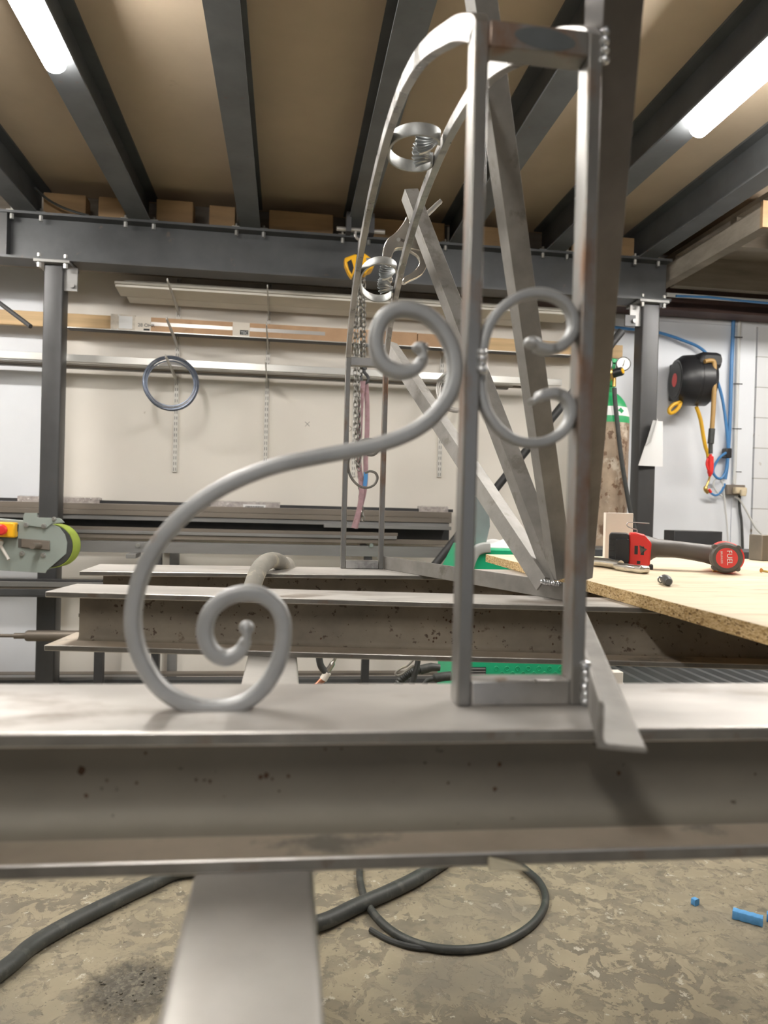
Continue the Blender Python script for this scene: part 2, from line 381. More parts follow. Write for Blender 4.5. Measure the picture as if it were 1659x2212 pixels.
def chip_mats():
    # pale sanded face with grain streaks / coarse chip edge
    m = bpy.data.materials.new('pale_board_face'); m.use_nodes = True
    nt = m.node_tree; N = nt.nodes; L = nt.links; b = N['Principled BSDF']; b.inputs['Roughness'].default_value = 0.65
    tc = N.new('ShaderNodeTexCoord'); mp = N.new('ShaderNodeMapping'); mp.inputs['Scale'].default_value = (3, 38, 3); L.new(tc.outputs['Object'], mp.inputs[0])
    n = N.new('ShaderNodeTexNoise'); n.inputs['Scale'].default_value = 2.2; n.inputs['Detail'].default_value = 8; n.inputs['Roughness'].default_value = 0.62; n.inputs['Distortion'].default_value = 0.8; L.new(mp.outputs[0], n.inputs['Vector'])
    cr = N.new('ShaderNodeValToRGB'); e = cr.color_ramp
    e.elements[0].position = 0.30; e.elements[0].color = (0.44, 0.32, 0.19, 1); e.elements[1].position = 0.45; e.elements[1].color = (0.70, 0.585, 0.41, 1)
    k = e.elements.new(0.62); k.color = (0.76, 0.65, 0.475, 1)
    L.new(n.outputs['Fac'], cr.inputs[0]); L.new(cr.outputs[0], b.inputs['Base Color'])
    m2 = bpy.data.materials.new('chipboard_edge'); m2.use_nodes = True
    nt = m2.node_tree; N = nt.nodes; L = nt.links; b = N['Principled BSDF']; b.inputs['Roughness'].default_value = 0.85
    tc = N.new('ShaderNodeTexCoord'); mp = N.new('ShaderNodeMapping'); mp.inputs['Scale'].default_value = (1, 1, 2.2); L.new(tc.outputs['Object'], mp.inputs[0])
    vo = N.new('ShaderNodeTexVoronoi'); vo.inputs['Scale'].default_value = 260; L.new(mp.outputs[0], vo.inputs['Vector'])
    cr = N.new('ShaderNodeValToRGB'); e = cr.color_ramp
    e.elements[0].position = 0.0; e.elements[0].color = (0.12, 0.06, 0.02, 1); e.elements[1].position = 0.35; e.elements[1].color = (0.50, 0.33, 0.14, 1)
    k = e.elements.new(0.8); k.color = (0.68, 0.51, 0.28, 1)
    L.new(vo.outputs['Color'], cr.inputs[0]); L.new(cr.outputs[0], b.inputs['Base Color'])
    bp = N.new('ShaderNodeBump'); bp.inputs['Strength'].default_value = 0.5; bp.inputs['Distance'].default_value = 0.001; L.new(vo.outputs['Distance'], bp.inputs['Height']); L.new(bp.outputs['Normal'], b.inputs['Normal'])
    return m, m2
M['boardtop'], M['boardedge'] = chip_mats()

def block_mat():
    m = bpy.data.materials.new('white_painted_blockwork'); m.use_nodes = True
    nt = m.node_tree; N = nt.nodes; L = nt.links; b = N['Principled BSDF']; b.inputs['Roughness'].default_value = 0.7
    tc = N.new('ShaderNodeTexCoord'); mp = N.new('ShaderNodeMapping'); mp.inputs['Rotation'].default_value = (R(90), 0, 0); L.new(tc.outputs['Object'], mp.inputs[0])
    br = N.new('ShaderNodeTexBrick'); br.inputs['Scale'].default_value = 1.0; br.inputs['Brick Width'].default_value = 0.44; br.inputs['Row Height'].default_value = 0.19; br.inputs['Mortar Size'].default_value = 0.003
    br.inputs['Color1'].default_value = (0.70, 0.70, 0.71, 1); br.inputs['Color2'].default_value = (0.66, 0.67, 0.69, 1); br.inputs['Mortar'].default_value = (0.40, 0.39, 0.37, 1)
    L.new(mp.outputs[0], br.inputs['Vector'])
    n = N.new('ShaderNodeTexNoise'); n.inputs['Scale'].default_value = 12; n.inputs['Detail'].default_value = 8; L.new(tc.outputs['Object'], n.inputs['Vector'])
    r = N.new('ShaderNodeMapRange'); r.inputs['From Min'].default_value = 0.68; r.inputs['From Max'].default_value = 0.74; L.new(n.outputs['Fac'], r.inputs['Value'])
    x = N.new('ShaderNodeMix'); x.data_type = 'RGBA'; L.new(r.outputs[0], x.inputs[0]); L.new(br.outputs['Color'], x.inputs[6]); x.inputs[7].default_value = (0.35, 0.27, 0.2, 1)
    L.new(x.outputs[2], b.inputs['Base Color'])
    bp = N.new('ShaderNodeBump'); bp.inputs['Strength'].default_value = 0.6; bp.inputs['Distance'].default_value = 0.01; bp.invert = True
    L.new(br.outputs['Fac'], bp.inputs['Height']); L.new(bp.outputs['Normal'], b.inputs['Normal'])
    return m
M['block'] = block_mat()

# ------------------------------------------------------------------ room
WY = 4.30          # back wall
T = 0.975          # top of the work beams
xs = lambda px, py, y=WY: onY(px, py, y).x
struct('floor', MB().box((-4, -4, -0.1), (5, WY + 0.1, 0)), M['floor'])
struct('ceiling', MB().box((-4, -4, 2.68), (5, WY + 0.1, 2.72)), M['ply'])
XA, XB, XC = xs(95, 640), xs(1236, 850), xs(1630, 900)
struct('wall_back_left', MB().box((-4, WY, 0), (XA, WY + 0.1, 2.7)), M['wallblue'])
struct('wall_back', MB().box((XA, WY, 0), (XB, WY + 0.1, 2.7)), M['wall'])
struct('wall_back_middle', MB().box((XB, WY, 0), (XC - 0.006, WY + 0.1, 2.7)), M['wallblue'])
struct('wall_back_right', MB().box((XC, WY - 0.01, 0), (5, WY + 0.1, 2.7)), M['block'])
struct('wall_left', MB().box((-4.1, -4, 0), (-4, WY, 2.7)), M['dullwall'])
struct('wall_right', MB().box((5, -4, 0), (5.1, WY, 2.7)), M['dullwall'])
struct('wall_front', MB().box((-4, -4.1, 0), (-1.1, -4, 2.7)).box((2.3, -4.1, 0), (5, -4, 2.7)).box((-1.1, -4.1, 2.35), (2.3, -4, 2.7)), M['dullwall'])  # opening added in this unseen wall to let fill light in
struct('ground_outside', MB().box((-8, -14, -0.1), (9, -4.1, -0.01)), M['dullwall'])
# vertical joint and cover strip on the right-hand boards
x1 = xs(1588, 800)
struct('trim_1', MB().box((x1, WY - 0.010, 0), (XC - 0.012, WY, 2.30)), M['wallblue'])
struct('trim_2', MB().box((XB + 0.05, WY - 0.012, 2.275), (4.9, WY - 0.0005, 2.30)), M['wallblue'])

# main beam across the back
BY0, BY1, BYW = 3.83, 3.97, 3.90
bm_root = thing('main_ceiling_beam', 'long dark steel beam carrying the joists in front of the back wall', 'beam', (0, BYW, 2.26))
XE = onY(1438, 600, BYW).x
obj('top_flange', MB().box((-3.9, BY0, 2.478), (XE, BY1, 2.49)), M['darksteel'], bm_root)
obj('bottom_flange', MB().box((-3.9, BY0, 2.26), (XE, BY1, 2.272)), M['darksteel'], bm_root)
obj('web', MB().box((-3.9, BYW - 0.005, 2.272), (XE, BYW + 0.005, 2.478)), M['darksteel'], bm_root)
xst = onY(10, 520, BYW).x
obj('stiffener_plate', MB().box((xst - 0.03, BY0 + 0.01, 2.272), (xst + 0.03, BYW - 0.005, 2.478)), M['column'], bm_root)

# joists
JX = [-1.835, -1.294, -0.757, -0.213, 0.327, 0.872, 1.406, 1.93]
jl = ['dark steel ceiling joist, the leftmost one, its end just showing above the left column', 'dark steel ceiling joist second from the left, bolted on above the left column',
      'dark steel ceiling joist with the left lit lamp hanging under it', 'grey steel ceiling joist between the left lamp and the yellow hoist',
      'dark steel ceiling joist directly above the yellow chain hoist', 'dark steel ceiling joist passing behind the two tall posts of the arch',
      'dark steel ceiling joist with the right lit lamp hanging under it', 'dark steel ceiling joist at the far right above the right column']
for i, x in enumerate(JX):
    j = thing('ceiling_joist', jl[i], 'joist', (x, 1.5, 2.49), 'steel joists under the ceiling boards')
    a, b = -3.9, 4.06
    obj('bottom_flange', MB().box((x - 0.052, a, 2.4905), (x + 0.052, b, 2.500)), M['joist'], j)
    obj('web', MB().box((x - 0.004, a, 2.500), (x + 0.004, b, 2.669)), M['joist'], j)
    obj('top_flange', MB().box((x - 0.052, a, 2.669), (x + 0.052, b, 2.679)), M['joist'], j)
    for k in (-1, 1):
        bo = MB(); xx = x + k * 0.068
        bo.cyl((xx, BY0 + 0.022, 2.452), (xx, BY0 + 0.022, 2.478), 0.010, 6); bo.cyl((xx, BY0 + 0.022, 2.49), (xx, BY0 + 0.022, 2.512), 0.007, 6)
        bo.box((xx - 0.022, BY0 + 0.008, 2.4905), (xx + 0.022, BY0 + 0.04, 2.497))
        obj('clamp_bolt', bo, M['zinc'], j)
# timber blocks between the joists on the main beam
for i, (xa, xb, zt) in enumerate(((-1.22, -1.02, 2.60), (-0.96, -0.83, 2.60), (-0.68, -0.50, 2.61), (-0.42, -0.29, 2.60), (-0.12, 0.21, 2.60), (0.42, 0.58, 2.60), (0.62, 0.80, 2.60), (0.95, 1.13, 2.60), (1.50, 1.56, 2.62), (1.72, 1.86, 2.60))):
    lab = ['wooden packing block at the left end beside the hanging cable', 'short wooden packing block left of the left-lamp joist', 'wooden packing block right of the left-lamp joist', 'wooden packing block with grey filler above it, second right of the left-lamp joist',
           'long wooden packing block left of the hoist joist', 'wooden packing block right of the hoist joist', 'wooden packing block seen behind the arch brace', 'wooden packing block seen between the two tall posts',
           'narrow wooden packing block right of the right-lamp joist', 'wooden packing block above the right column'][i]
    bl = tag(obj('packing_block', MB().box((xa, 3.86, 2.491), (xb, 3.95, zt)), M['timber'], bevel=0.004), lab, 'block', 'wooden blocks between the joists')
tag(obj('backing_board', MB().box((-3.9, 4.10, 2.30), (2.05, 4.13, 2.679)), M['oldtimber']), 'dark timber board closing the gap behind the joist ends', 'board')

# columns
def column(px, name_label, cleat_side, cl_label):
    xa = onY(px[0], 640, 3.85).x; xb = onY(px[1], 640, 3.85).x
    c = thing('steel_column', name_label, 'column', ((xa + xb) / 2, 3.9, 0), 'box columns under the main beam')
    prof = rrect((xb - xa) / 2, 0.05, 0.008)
    p = MB(); p.prism(prof, ((xa + xb) / 2, 3.90, 0.012), (1, 0, 0), (0, 1, 0), (0, 0, 2.232)); obj('shaft', p, M['column'], c)
    xm = (xa + xb) / 2
    obj('cap_plate', MB().box((xm - 0.085, 3.815, 2.244), (xm + 0.085, 3.985, 2.2595)), M['rackgrey'], c, bevel=0.002)
    obj('base_plate', MB().box((xm - 0.1, 3.80, 0), (xm + 0.1, 4.0, 0.012)), M['darksteel'], c)
    for k in (-1, 1):
        b = MB(); b.cyl((xm + k * 0.062, 3.832, 2.222), (xm + k * 0.062, 3.832, 2.244), 0.011, 6); b.cyl((xm + k * 0.062, 3.832, 2.2725), (xm + k * 0.062, 3.832, 2.288), 0.010, 6)
        obj('cap_bolt', b, M['zinc'], c)
    xo = xb if cleat_side > 0 else xa
    q = MB(); q.box((xo, 3.875, 2.125), (xo + cleat_side * 0.062, 3.885, 2.24)); cl = obj('cleat_plate', q, M['rackgrey'], c)
    b = MB(); b.cyl((xo + cleat_side * 0.04, 3.862, 2.150), (xo + cleat_side * 0.04, 3.875, 2.150), 0.012, 8); obj('cleat_bolt', b, M['rackgrey'], cl)
    return c
column((93, 135), 'dark steel box column at the left, behind the belt grinder', 1, '')
column((1390, 1427), 'dark steel box column at the right with a paper sheet stuck on it', -1, '')
# diagonal brace tube from the right column
a = onY(1368, 684, 3.88); b = onY(930, 1232, 3.88)
br = thing('brace_tube', 'black round tube running diagonally down behind the arch braces from the right column', 'brace', b)
m_ = MB(); m_.cyl(a + (b - a) * 0.06, b, 0.022, 16); obj('tube', m_, M['rackdark'], br)
m_ = MB(); d_ = (a - b).normalized(); m_.box((-0.03, -0.006, -0.03), (0.03, 0.006, 0.03)); m_.v = [a + d_ * (-0.03) + p for p in m_.v]; obj('end_lug', m_, M['column'], br)
# rod upper left
m_ = MB(); m_.cyl(onY(-137, 552, 3.86), onY(66, 705, 3.45), 0.010, 12)
tag(obj('steel_rod', m_, M['rackdark']), 'thin dark rod poking in at the left edge in front of the pine plank', 'rod')
# loose cable above left column
m_ = MB(); m_.tube(spline([onY(75, 405, 3.8), onY(105, 432, 3.8), onY(145, 452, 3.8), onY(192, 466, 3.84)]), 0.006, 8)
tag(obj('cable', m_, M['rubber']), 'black cable drooping from the ceiling above the left column', 'cable')

# lamps: two rows of LED battens; two above the work, an unseen fill lamp added on each side
def lamp(x, y0, label):
    l = thing('batten_lamp', label, 'lamp', (x, y0 + 0.75, 2.45), 'LED battens under the joists')
    prof = [(0.034 * math.cos(R(a)), 0.029 * math.sin(R(a))) for a in range(148, 393, 15)]
    d = MB(); d.prism(prof, (x, y0, 2.468), (1, 0, 0), (0, 0, 1), (0, 1.5, 0))
    obj('diffuser', d, M['diffuser'], l)
    h = MB(); h.box((x - 0.028, y0 + 0.004, 2.4868), (x + 0.028, y0 + 1.496, 2.4885)); obj('housing', h, M['lampbody'], l)
    for k in (0.02, 1.48):
        e = MB(); e.box((x - 0.035, y0 + k - 0.012, 2.4886), (x + 0.035, y0 + k + 0.012, 2.4904)); obj('fixing_clip', e, M['zinc'], l)
lamp(-0.757, 0.98, 'lit LED batten lamp at top left, glowing white')
lamp(1.425, 0.985, 'lit LED batten lamp at top right, glowing white')
def added_cross_lamp(x0, y, label):  # unseen batten added to brighten the back wall
    l = thing('batten_lamp', label, 'lamp', (x0 + 0.75, y, 2.45), 'LED battens under the joists')
    prof = [(0.034 * math.cos(R(a)), 0.029 * math.sin(R(a))) for a in range(148, 393, 15)]
    d = MB(); d.prism(prof, (x0, y, 2.4595), (0, 1, 0), (0, 0, 1), (1.5, 0, 0)); obj('diffuser', d, M['diffuser'], l)
    obj('housing', MB().box((x0 + 0.004, y - 0.028, 2.4778), (x0 + 1.496, y + 0.028, 2.4902)), M['lampbody'], l)
added_cross_lamp(-3.05, 2.85, 'unseen LED batten lamp added at the left to brighten the back wall')
added_cross_lamp(2.25, 2.70, 'unseen LED batten lamp added at the right to brighten the back wall')
lamp(-0.757, -2.1, 'lit LED batten lamp further back in the left row, out of the photo')
# upper right: red-brown beam, timber trimmer, noggins
bb = thing('rusty_wall_beam', 'red-brown painted steel beam along the top of the right wall', 'beam', (3.0, 4.2, 2.3))
obj('web', MB().box((1.30, 4.20, 2.30), (4.9, 4.21, 2.56)), M['brownbeam'], bb)
obj('top_flange', MB().box((1.30, 4.13, 2.56), (4.9, 4.28, 2.575)), M['brownbeam'], bb)
obj('bottom_flange', MB().box((1.30, 4.13, 2.3005), (4.9, 4.28, 2.313)), M['brownbeam'], bb)
q = MB()
for px, py in ((1495, 612), (1515, 617), (1495, 632), (1512, 640), (1541, 620)): c_ = onY(px, py, 4.199); q.cyl(c_, c_ + V3((0, 0.002, 0)), 0.010, 10)
obj('bolt_hole', q, M['rackdark'], bb)
t_ = thing('timber_trimmer', 'grey timber joist at top right ending in a metal hanger', 'joist', (2.2, 3.6, 2.42))
obj('timber', MB().box((2.10, 3.12, 2.40), (2.16, 4.12, 2.50)), M['oldtimber'], t_)
obj('hanger_plate', MB().box((2.1602, 3.098, 2.40), (2.34, 3.104, 2.56)), M['galv'], t_)
obj('pale_end_block', MB().box((2.10, 3.10, 2.40), (2.16, 3.1198, 2.52)), M['timber'], t_)
tag(obj('timber_noggin', MB().box((2.165, 3.40, 2.42), (4.5, 3.45, 2.564)), M['oldtimber']), 'rough timber crosspiece at top right, in the middle of three', 'timber')
tag(obj('timber_noggin', MB().box((2.345, 3.20, 2.355), (4.5, 3.25, 2.564)), M['oldtimber']), 'rough timber crosspiece at top right just behind the metal hanger', 'timber')
tag(obj('timber_deck', MB().box((2.165, 3.13, 2.565), (4.5, 4.12, 2.59)), M['oldtimber']), 'dark timber boarding above the crosspieces at top right', 'board')
tag(obj('timber_noggin', MB().box((2.165, 3.98, 2.395), (4.5, 4.03, 2.564)), M['oldtimber']), 'rough timber crosspiece at top right, the farthest one, above the blue pipe', 'timber')

# ------------------------------------------------------------------ the three work beams and what carries them
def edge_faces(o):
    for p in o.data.polygons: p.material_index = 0 if abs(p.normal.z) > 0.5 else 1  # upright faces take the painted shade colour
def ibeam(label, org, ang, x0, x1, wtop, h, tf, wx0=None, web_off=None, fil=0.014, mats=('btop', 'bweb', 'bbot'), spots=()):
    """beam running along local x; org = middle of the FRONT top edge line"""
    ex = V3((math.cos(ang), math.sin(ang), 0)); ey = V3((-math.sin(ang), math.cos(ang), 0))
    F = frame(org, ex, ey, V3((0, 0, 1)))
    r = thing('steel_beam', label, 'beam', org, 'steel beams set out as a work bench')
    wo = wtop / 2 if web_off is None else web_off
    a = MB(F); a.box((x0, 0, -tf), (x1, wtop, 0)); tfl = obj('top_flange', a, [M[mats[0]], M['bedge_shade'], M['worn']], r, bevel=0.0011); edge_faces(tfl); tfl.modifiers['bevel'].material = 2  # bevel faces take the painted highlight colour
    a = MB(F); a.box((x0, 0, -h), (x1, wtop, -h + tf)); bfl = obj('bottom_flange', a, [M[mats[2]], M['bedge_shade'], M['worn']], r, bevel=0.0011); edge_faces(bfl); bfl.modifiers['bevel'].material = 2
    # web with root fillets
    tw = 0.005; pf = []
    for k in range(6): t = R(90 * k / 5); pf.append((wo - tw / 2 - fil + fil * math.sin(t), -h + tf + fil - fil * math.cos(t)))
    for k in range(6): t = R(90 * k / 5); pf.append((wo - tw / 2 - fil + fil * math.cos(t), -tf - fil + fil * math.sin(t)))
    for k in range(6): t = R(90 * k / 5); pf.append((wo + tw / 2 + fil - fil * math.sin(t), -tf - fil + fil * math.cos(t)))
    for k in range(6): t = R(90 * k / 5); pf.append((wo + tw / 2 + fil - fil * math.cos(t), -h + tf + fil - fil * math.sin(t)))
    a = MB(F); xw = x0 if wx0 is None else wx0
    a.prism(pf, (xw, 0, 0), (0, 1, 0), (0, 0, 1), (x1 - xw, 0, 0)); a.m = 1
    rs_ = random.Random(4)
    for (sx_, sz_, sr_) in spots:
        k_ = 9; ph = rs_.random() * 6
        a.add([(sx_ + sr_ * math.cos(2 * math.pi * q / k_) * (0.7 + 0.5 * rs_.random()), wo - tw / 2 - 0.0001, sz_ + 1.2 * sr_ * math.sin(2 * math.pi * q / k_) * (0.7 + 0.5 * rs_.random())) for q in range(k_)], [tuple(range(k_))])
    obj('web', a, [M[mats[1]], M['rustspot']], r)
    return r, F
NBW = 0.108
def near_spots():
    out = []; rs_ = random.Random(2)
    for px, py, r in ((700, 1617, 4), (560, 1680, 5), (572, 1676, 6), (585, 1684, 3), (620, 1678, 3.5), (450, 1690, 4), (438, 1688, 3), (420, 1687, 3), (170, 1668, 8), (735, 1617, 3), (1330, 1667, 5), (1620, 1667, 3), (1065, 1703, 5), (1075, 1650, 5), (1010, 1650, 3), (915, 1647, 2.5), (965, 1690, 3), (180, 1723, 4), (225, 1690, 3), (480, 1727, 4), (600, 1710, 2.5), (290, 1695, 3), (310, 1630, 3), (375, 1618, 3)):
        p = onY(px, py, 0.452); out.append((p.x - 0.06, p.z - T, r * 0.46 / 1600))
    return out
def streak():
    rs_ = random.Random(8); out = []
    for k in range(95):
        out.append((0.545 + 0.006 * rs_.gauss(0, 1) * (0.5 if k < 70 else 4), -0.012 - 0.056 * rs_.random(), 0.0005 + 0.0012 * rs_.random()))
    for k in range(130):
        out.append((0.05 + 1.0 * rs_.random(), -0.012 - 0.05 * rs_.random() ** 1.6, 0.0004 + 0.0012 * rs_.random() ** 2))
    return out
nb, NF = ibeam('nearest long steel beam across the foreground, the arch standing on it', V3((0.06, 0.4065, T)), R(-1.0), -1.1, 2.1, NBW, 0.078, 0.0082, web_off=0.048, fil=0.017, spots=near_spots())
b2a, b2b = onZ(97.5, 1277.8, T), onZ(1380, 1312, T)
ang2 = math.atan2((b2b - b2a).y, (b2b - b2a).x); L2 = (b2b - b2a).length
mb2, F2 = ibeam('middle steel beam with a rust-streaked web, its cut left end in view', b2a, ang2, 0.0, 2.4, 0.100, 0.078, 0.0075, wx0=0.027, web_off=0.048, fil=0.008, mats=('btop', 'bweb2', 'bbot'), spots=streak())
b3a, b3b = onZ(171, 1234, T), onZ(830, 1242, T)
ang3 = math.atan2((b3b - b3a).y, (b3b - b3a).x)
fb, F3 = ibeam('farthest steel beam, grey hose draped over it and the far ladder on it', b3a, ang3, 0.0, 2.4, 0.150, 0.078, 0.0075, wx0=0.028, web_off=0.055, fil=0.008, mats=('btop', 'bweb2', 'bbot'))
# trestle carrying the beams
tr = thing('trestle', 'grey box-section trestle rail running away under the beams', 'trestle', (-0.013, 0.9, 0))
zt = T - 0.078
prof = rrect(0.0325, 0.030, 0.004)
m_ = MB(); m_.prism(prof, (-0.012, 0.12, zt - 0.030), (1, 0, 0), (0, 0, 1), (0, 1.37, 0)); obj('top_rail', m_, M['tubing'], tr)
for yy in (0.22, 1.30):
    m_ = MB(); m_.box((-0.042, yy - 0.03, 0.008), (0.018, yy + 0.03, zt - 0.0602)); obj('leg', m_, M['darksteel'], tr, bevel=0.003)
    m_ = MB(); m_.box((-0.10, yy - 0.06, 0), (0.07, yy + 0.06, 0.008)); obj('foot_plate', m_, M['darksteel'], tr)
tr2 = thing('trestle', 'box-section trestle rail under the right ends of the beams beneath the chipboard', 'trestle', (1.85, 0.9, 0))
m_ = MB(); m_.prism(prof, (1.85, 0.30, zt - 0.030), (1, 0, 0), (0, 0, 1), (0, 1.25, 0)); obj('top_rail', m_, M['tubing'], tr2)
for yy in (0.45, 1.45):
    m_ = MB(); m_.box((1.82, yy - 0.03, 0.008), (1.88, yy + 0.03, zt - 0.0602)); obj('leg', m_, M['darksteel'], tr2, bevel=0.003)
    m_ = MB(); m_.box((1.76, yy - 0.06, 0), (1.93, yy + 0.06, 0.008)); obj('foot_plate', m_, M['darksteel'], tr2)

# chipboard sheet
BT = T + 0.018
bd = MB(); bd.m = 1; bd.box((0.462, 0.60, T + 0.0004), (1.62, 1.665, BT))
bdo = obj('chipboard_sheet', bd, [M['boardtop'], M['boardedge']], bevel=0.0006)
for p in bdo.data.polygons: p.material_index = 0 if p.normal.z > 0.9 else 1
tag(bdo, 'pale chipboard sheet lying across the beams with tools on it', 'board')

# ------------------------------------------------------------------ the ornamental arch (one welded thing)
XL0, XL1 = 0.1092, 0.1187           # left bars
XR0, XR1 = 0.1835, 0.1930           # right bars
YN0, YN1 = 0.4520, 0.4690           # near ladder
YF0, YF1 = 1.4330, 1.4500           # far ladder
ZT = 1.4005; ZTF = 1.386
arch = thing('iron_arch', 'welded steel garden arch with scrolls and radiating braces standing on the beams', 'arch', (0.15, 0.95, T))
def bar(name, a, b, mt='post', par=arch, bev=0.0012, label=None):
    return obj(name, MB().box(a, b), M[mt], par, bevel=bev, label=label)
for x0_, x1_ in ((XL0, XL1), (XR0, XR1)):
    bar('post', (x0_, YN0, T + 0.0002), (x1_, YN1, ZT + 0.003)); bar('post', (x0_, YF0, T + 0.0002), (x1_, YF1, ZTF))
bar('crossbar', (XL1, YN0 + 0.0002, T + 0.0002), (XR0, YN1, T + 0.0165), 'bright')
bar('crossbar', (XL1, YN0 + 0.0002, ZT - 0.0125), (XR0, YN1, ZT + 0.004), 'post')
bar('crossbar', (XL1, YF0 + 0.0002, T + 0.0002), (XR0, YF1, T + 0.0165), 'bright')
bar('crossbar', (XL1, YF0 + 0.0002, ZTF - 0.0165), (XR0, YF1, ZTF), 'bright')
YC = 0.951
op = [(0.4520, 1.402), (0.4600, 1.412), (0.479, 1.425), (0.512, 1.445), (0.549, 1.464), (0.610, 1.494), (0.676, 1.522), (0.735, 1.541), (0.795, 1.555), (0.91, 1.568), (1.06, 1.563), (1.185, 1.541), (1.262, 1.519), (1.313, 1.498), (1.355, 1.476), (1.390, 1.455), (1.420, 1.428), (1.442, 1.402), (1.4500, 1.386)]
op = spline([(0, y, z) for y, z in op], 4)
def arch_pt(y):
    best = min(op, key=lambda p: abs(p.y - y)); return best.z
for x0_, x1_ in ((XL0, XL1), (XR0, XR1)):
    inner = []
    for i, p in enumerate(op):
        t = (op[min(i + 1, len(op) - 1)] - op[max(i - 1, 0)]).normalized()
        n = V3((0, t.z, -t.y))           # inward
        inner.append(p + n * 0.0165)
    rings = [[V3((x0_, p.y, p.z)), V3((x1_, p.y, p.z)), V3((x1_, q.y, q.z)), V3((x0_, q.y, q.z))] for p, q in zip(op, inner)]
    m_ = MB(); m_.loft(rings); obj('arch_bar', m_, M['bright'], arch, bevel=0.0008)

c_ = V3(onY(1178, 84, YN0)); m_ = MB(); EL = [(0.0185 * math.cos(2 * math.pi * k / 40) * (1 + 0.08 * math.cos(4 * math.pi * k / 40)), 0.0068 * math.sin(2 * math.pi * k / 40)) for k in range(40)]
m_.prism(EL, c_ + V3((0, -0.00005, 0)), (1, 0, -0.06), (0.06, 0, 1), (0, 0.0003, 0)); obj('ground_patch', m_, M['patch'], arch, label='dark unground oval of mill scale')
# big S scroll in front of the near ladder's left post
def px_path(pts, y, k=8):
    return spline([onY(px, py, y) for px, py in pts], k)
SY = 0.4535
sp = [(908, 752), (913, 775), (893, 799), (858, 803), (824, 782), (812, 738), (822, 697), (850, 672), (886, 669), (925, 684), (958, 717), (979, 765), (981, 815), (965, 862), (930, 905), (880, 938), (815, 961), (745, 976), (680, 988), (610, 1003), (545, 1024), (480, 1054), (420, 1093), (368, 1142), (327, 1198), (300, 1260), (288, 1325), (293, 1385), (314, 1440), (350, 1489), (405, 1520), (470, 1529), (530, 1515), (578, 1474), (606, 1415), (613, 1352), (598, 1310), (565, 1285), (523, 1281), (482, 1295), (452, 1326), (443, 1368), (458, 1406), (488, 1421), (517, 1408), (532, 1380), (533, 1356)]
P_ = px_path(sp, SY, 6)
n_ = len(P_); sc_ = []
for i in range(n_):
    e = min(i, n_ - 1 - i); k = min(1.0, 0.55 + e / 40)
    sc_.append((0.0049 * k if e > 6 else 0.0049 * (0.42 + 0.1 * e / 6), 0.0052 * (1.25 if e < 8 else 1)))
m_ = MB(); m_.sweep(P_, rrect(1, 1, 0.62, 4), b=(0, 1, 0), sc=sc_)
m_.ball(P_[-1], 0.0046, 6); m_.ball(P_[0], (0.0055, 0.0062, 0.0040), 6)
s_scroll = obj('s_scroll', m_, M['scroll'], arch, sharp=60)
CY = 0.4600
cp = [(1150, 741), (1163, 750), (1185, 755), (1213, 747), (1234, 722), (1237, 690), (1224, 661), (1196, 641), (1160, 634), (1122, 642), (1086, 665), (1057, 702), (1043, 745), (1037, 795), (1039, 848), (1053, 894), (1081, 931), (1118, 953), (1158, 957), (1196, 946), (1223, 921), (1232, 888), (1222, 861), (1198, 850), (1170, 855), (1146, 870)]
P_ = px_path(cp, CY, 6); n_ = len(P_); sc_ = []
for i in range(n_):
    e = min(i, n_ - 1 - i); k = 0.0033
    sc_.append((k * (0.55 if e < 5 else 1) * (1.0 if e > 25 else 1.1), 0.0048 * (1.35 if e < 14 else 1)))
m_ = MB(); m_.sweep(P_, rrect(1, 1, 0.55, 4), b=(0, 1, 0), sc=sc_); m_.ball(P_[0], (0.006, 0.0065, 0.0042), 6)
obj('c_scroll', m_, M['scroll'], arch, sharp=60)
FY = 1.4415
fp = [(789, 976), (797, 983), (809, 982), (817, 972), (816, 958), (804, 950), (786, 950), (768, 963), (756, 985), (752, 1005), (757, 1028), (772, 1047), (790, 1054), (807, 1048), (815, 1034), (811, 1022), (799, 1018), (789, 1022)]
m_ = MB(); P_ = px_path(fp, FY, 6); m_.sweep(P_, rrect(0.0022, 0.0050, 0.001, 2), b=(0, 1, 0)); obj('c_scroll', m_, M['brace'], arch)

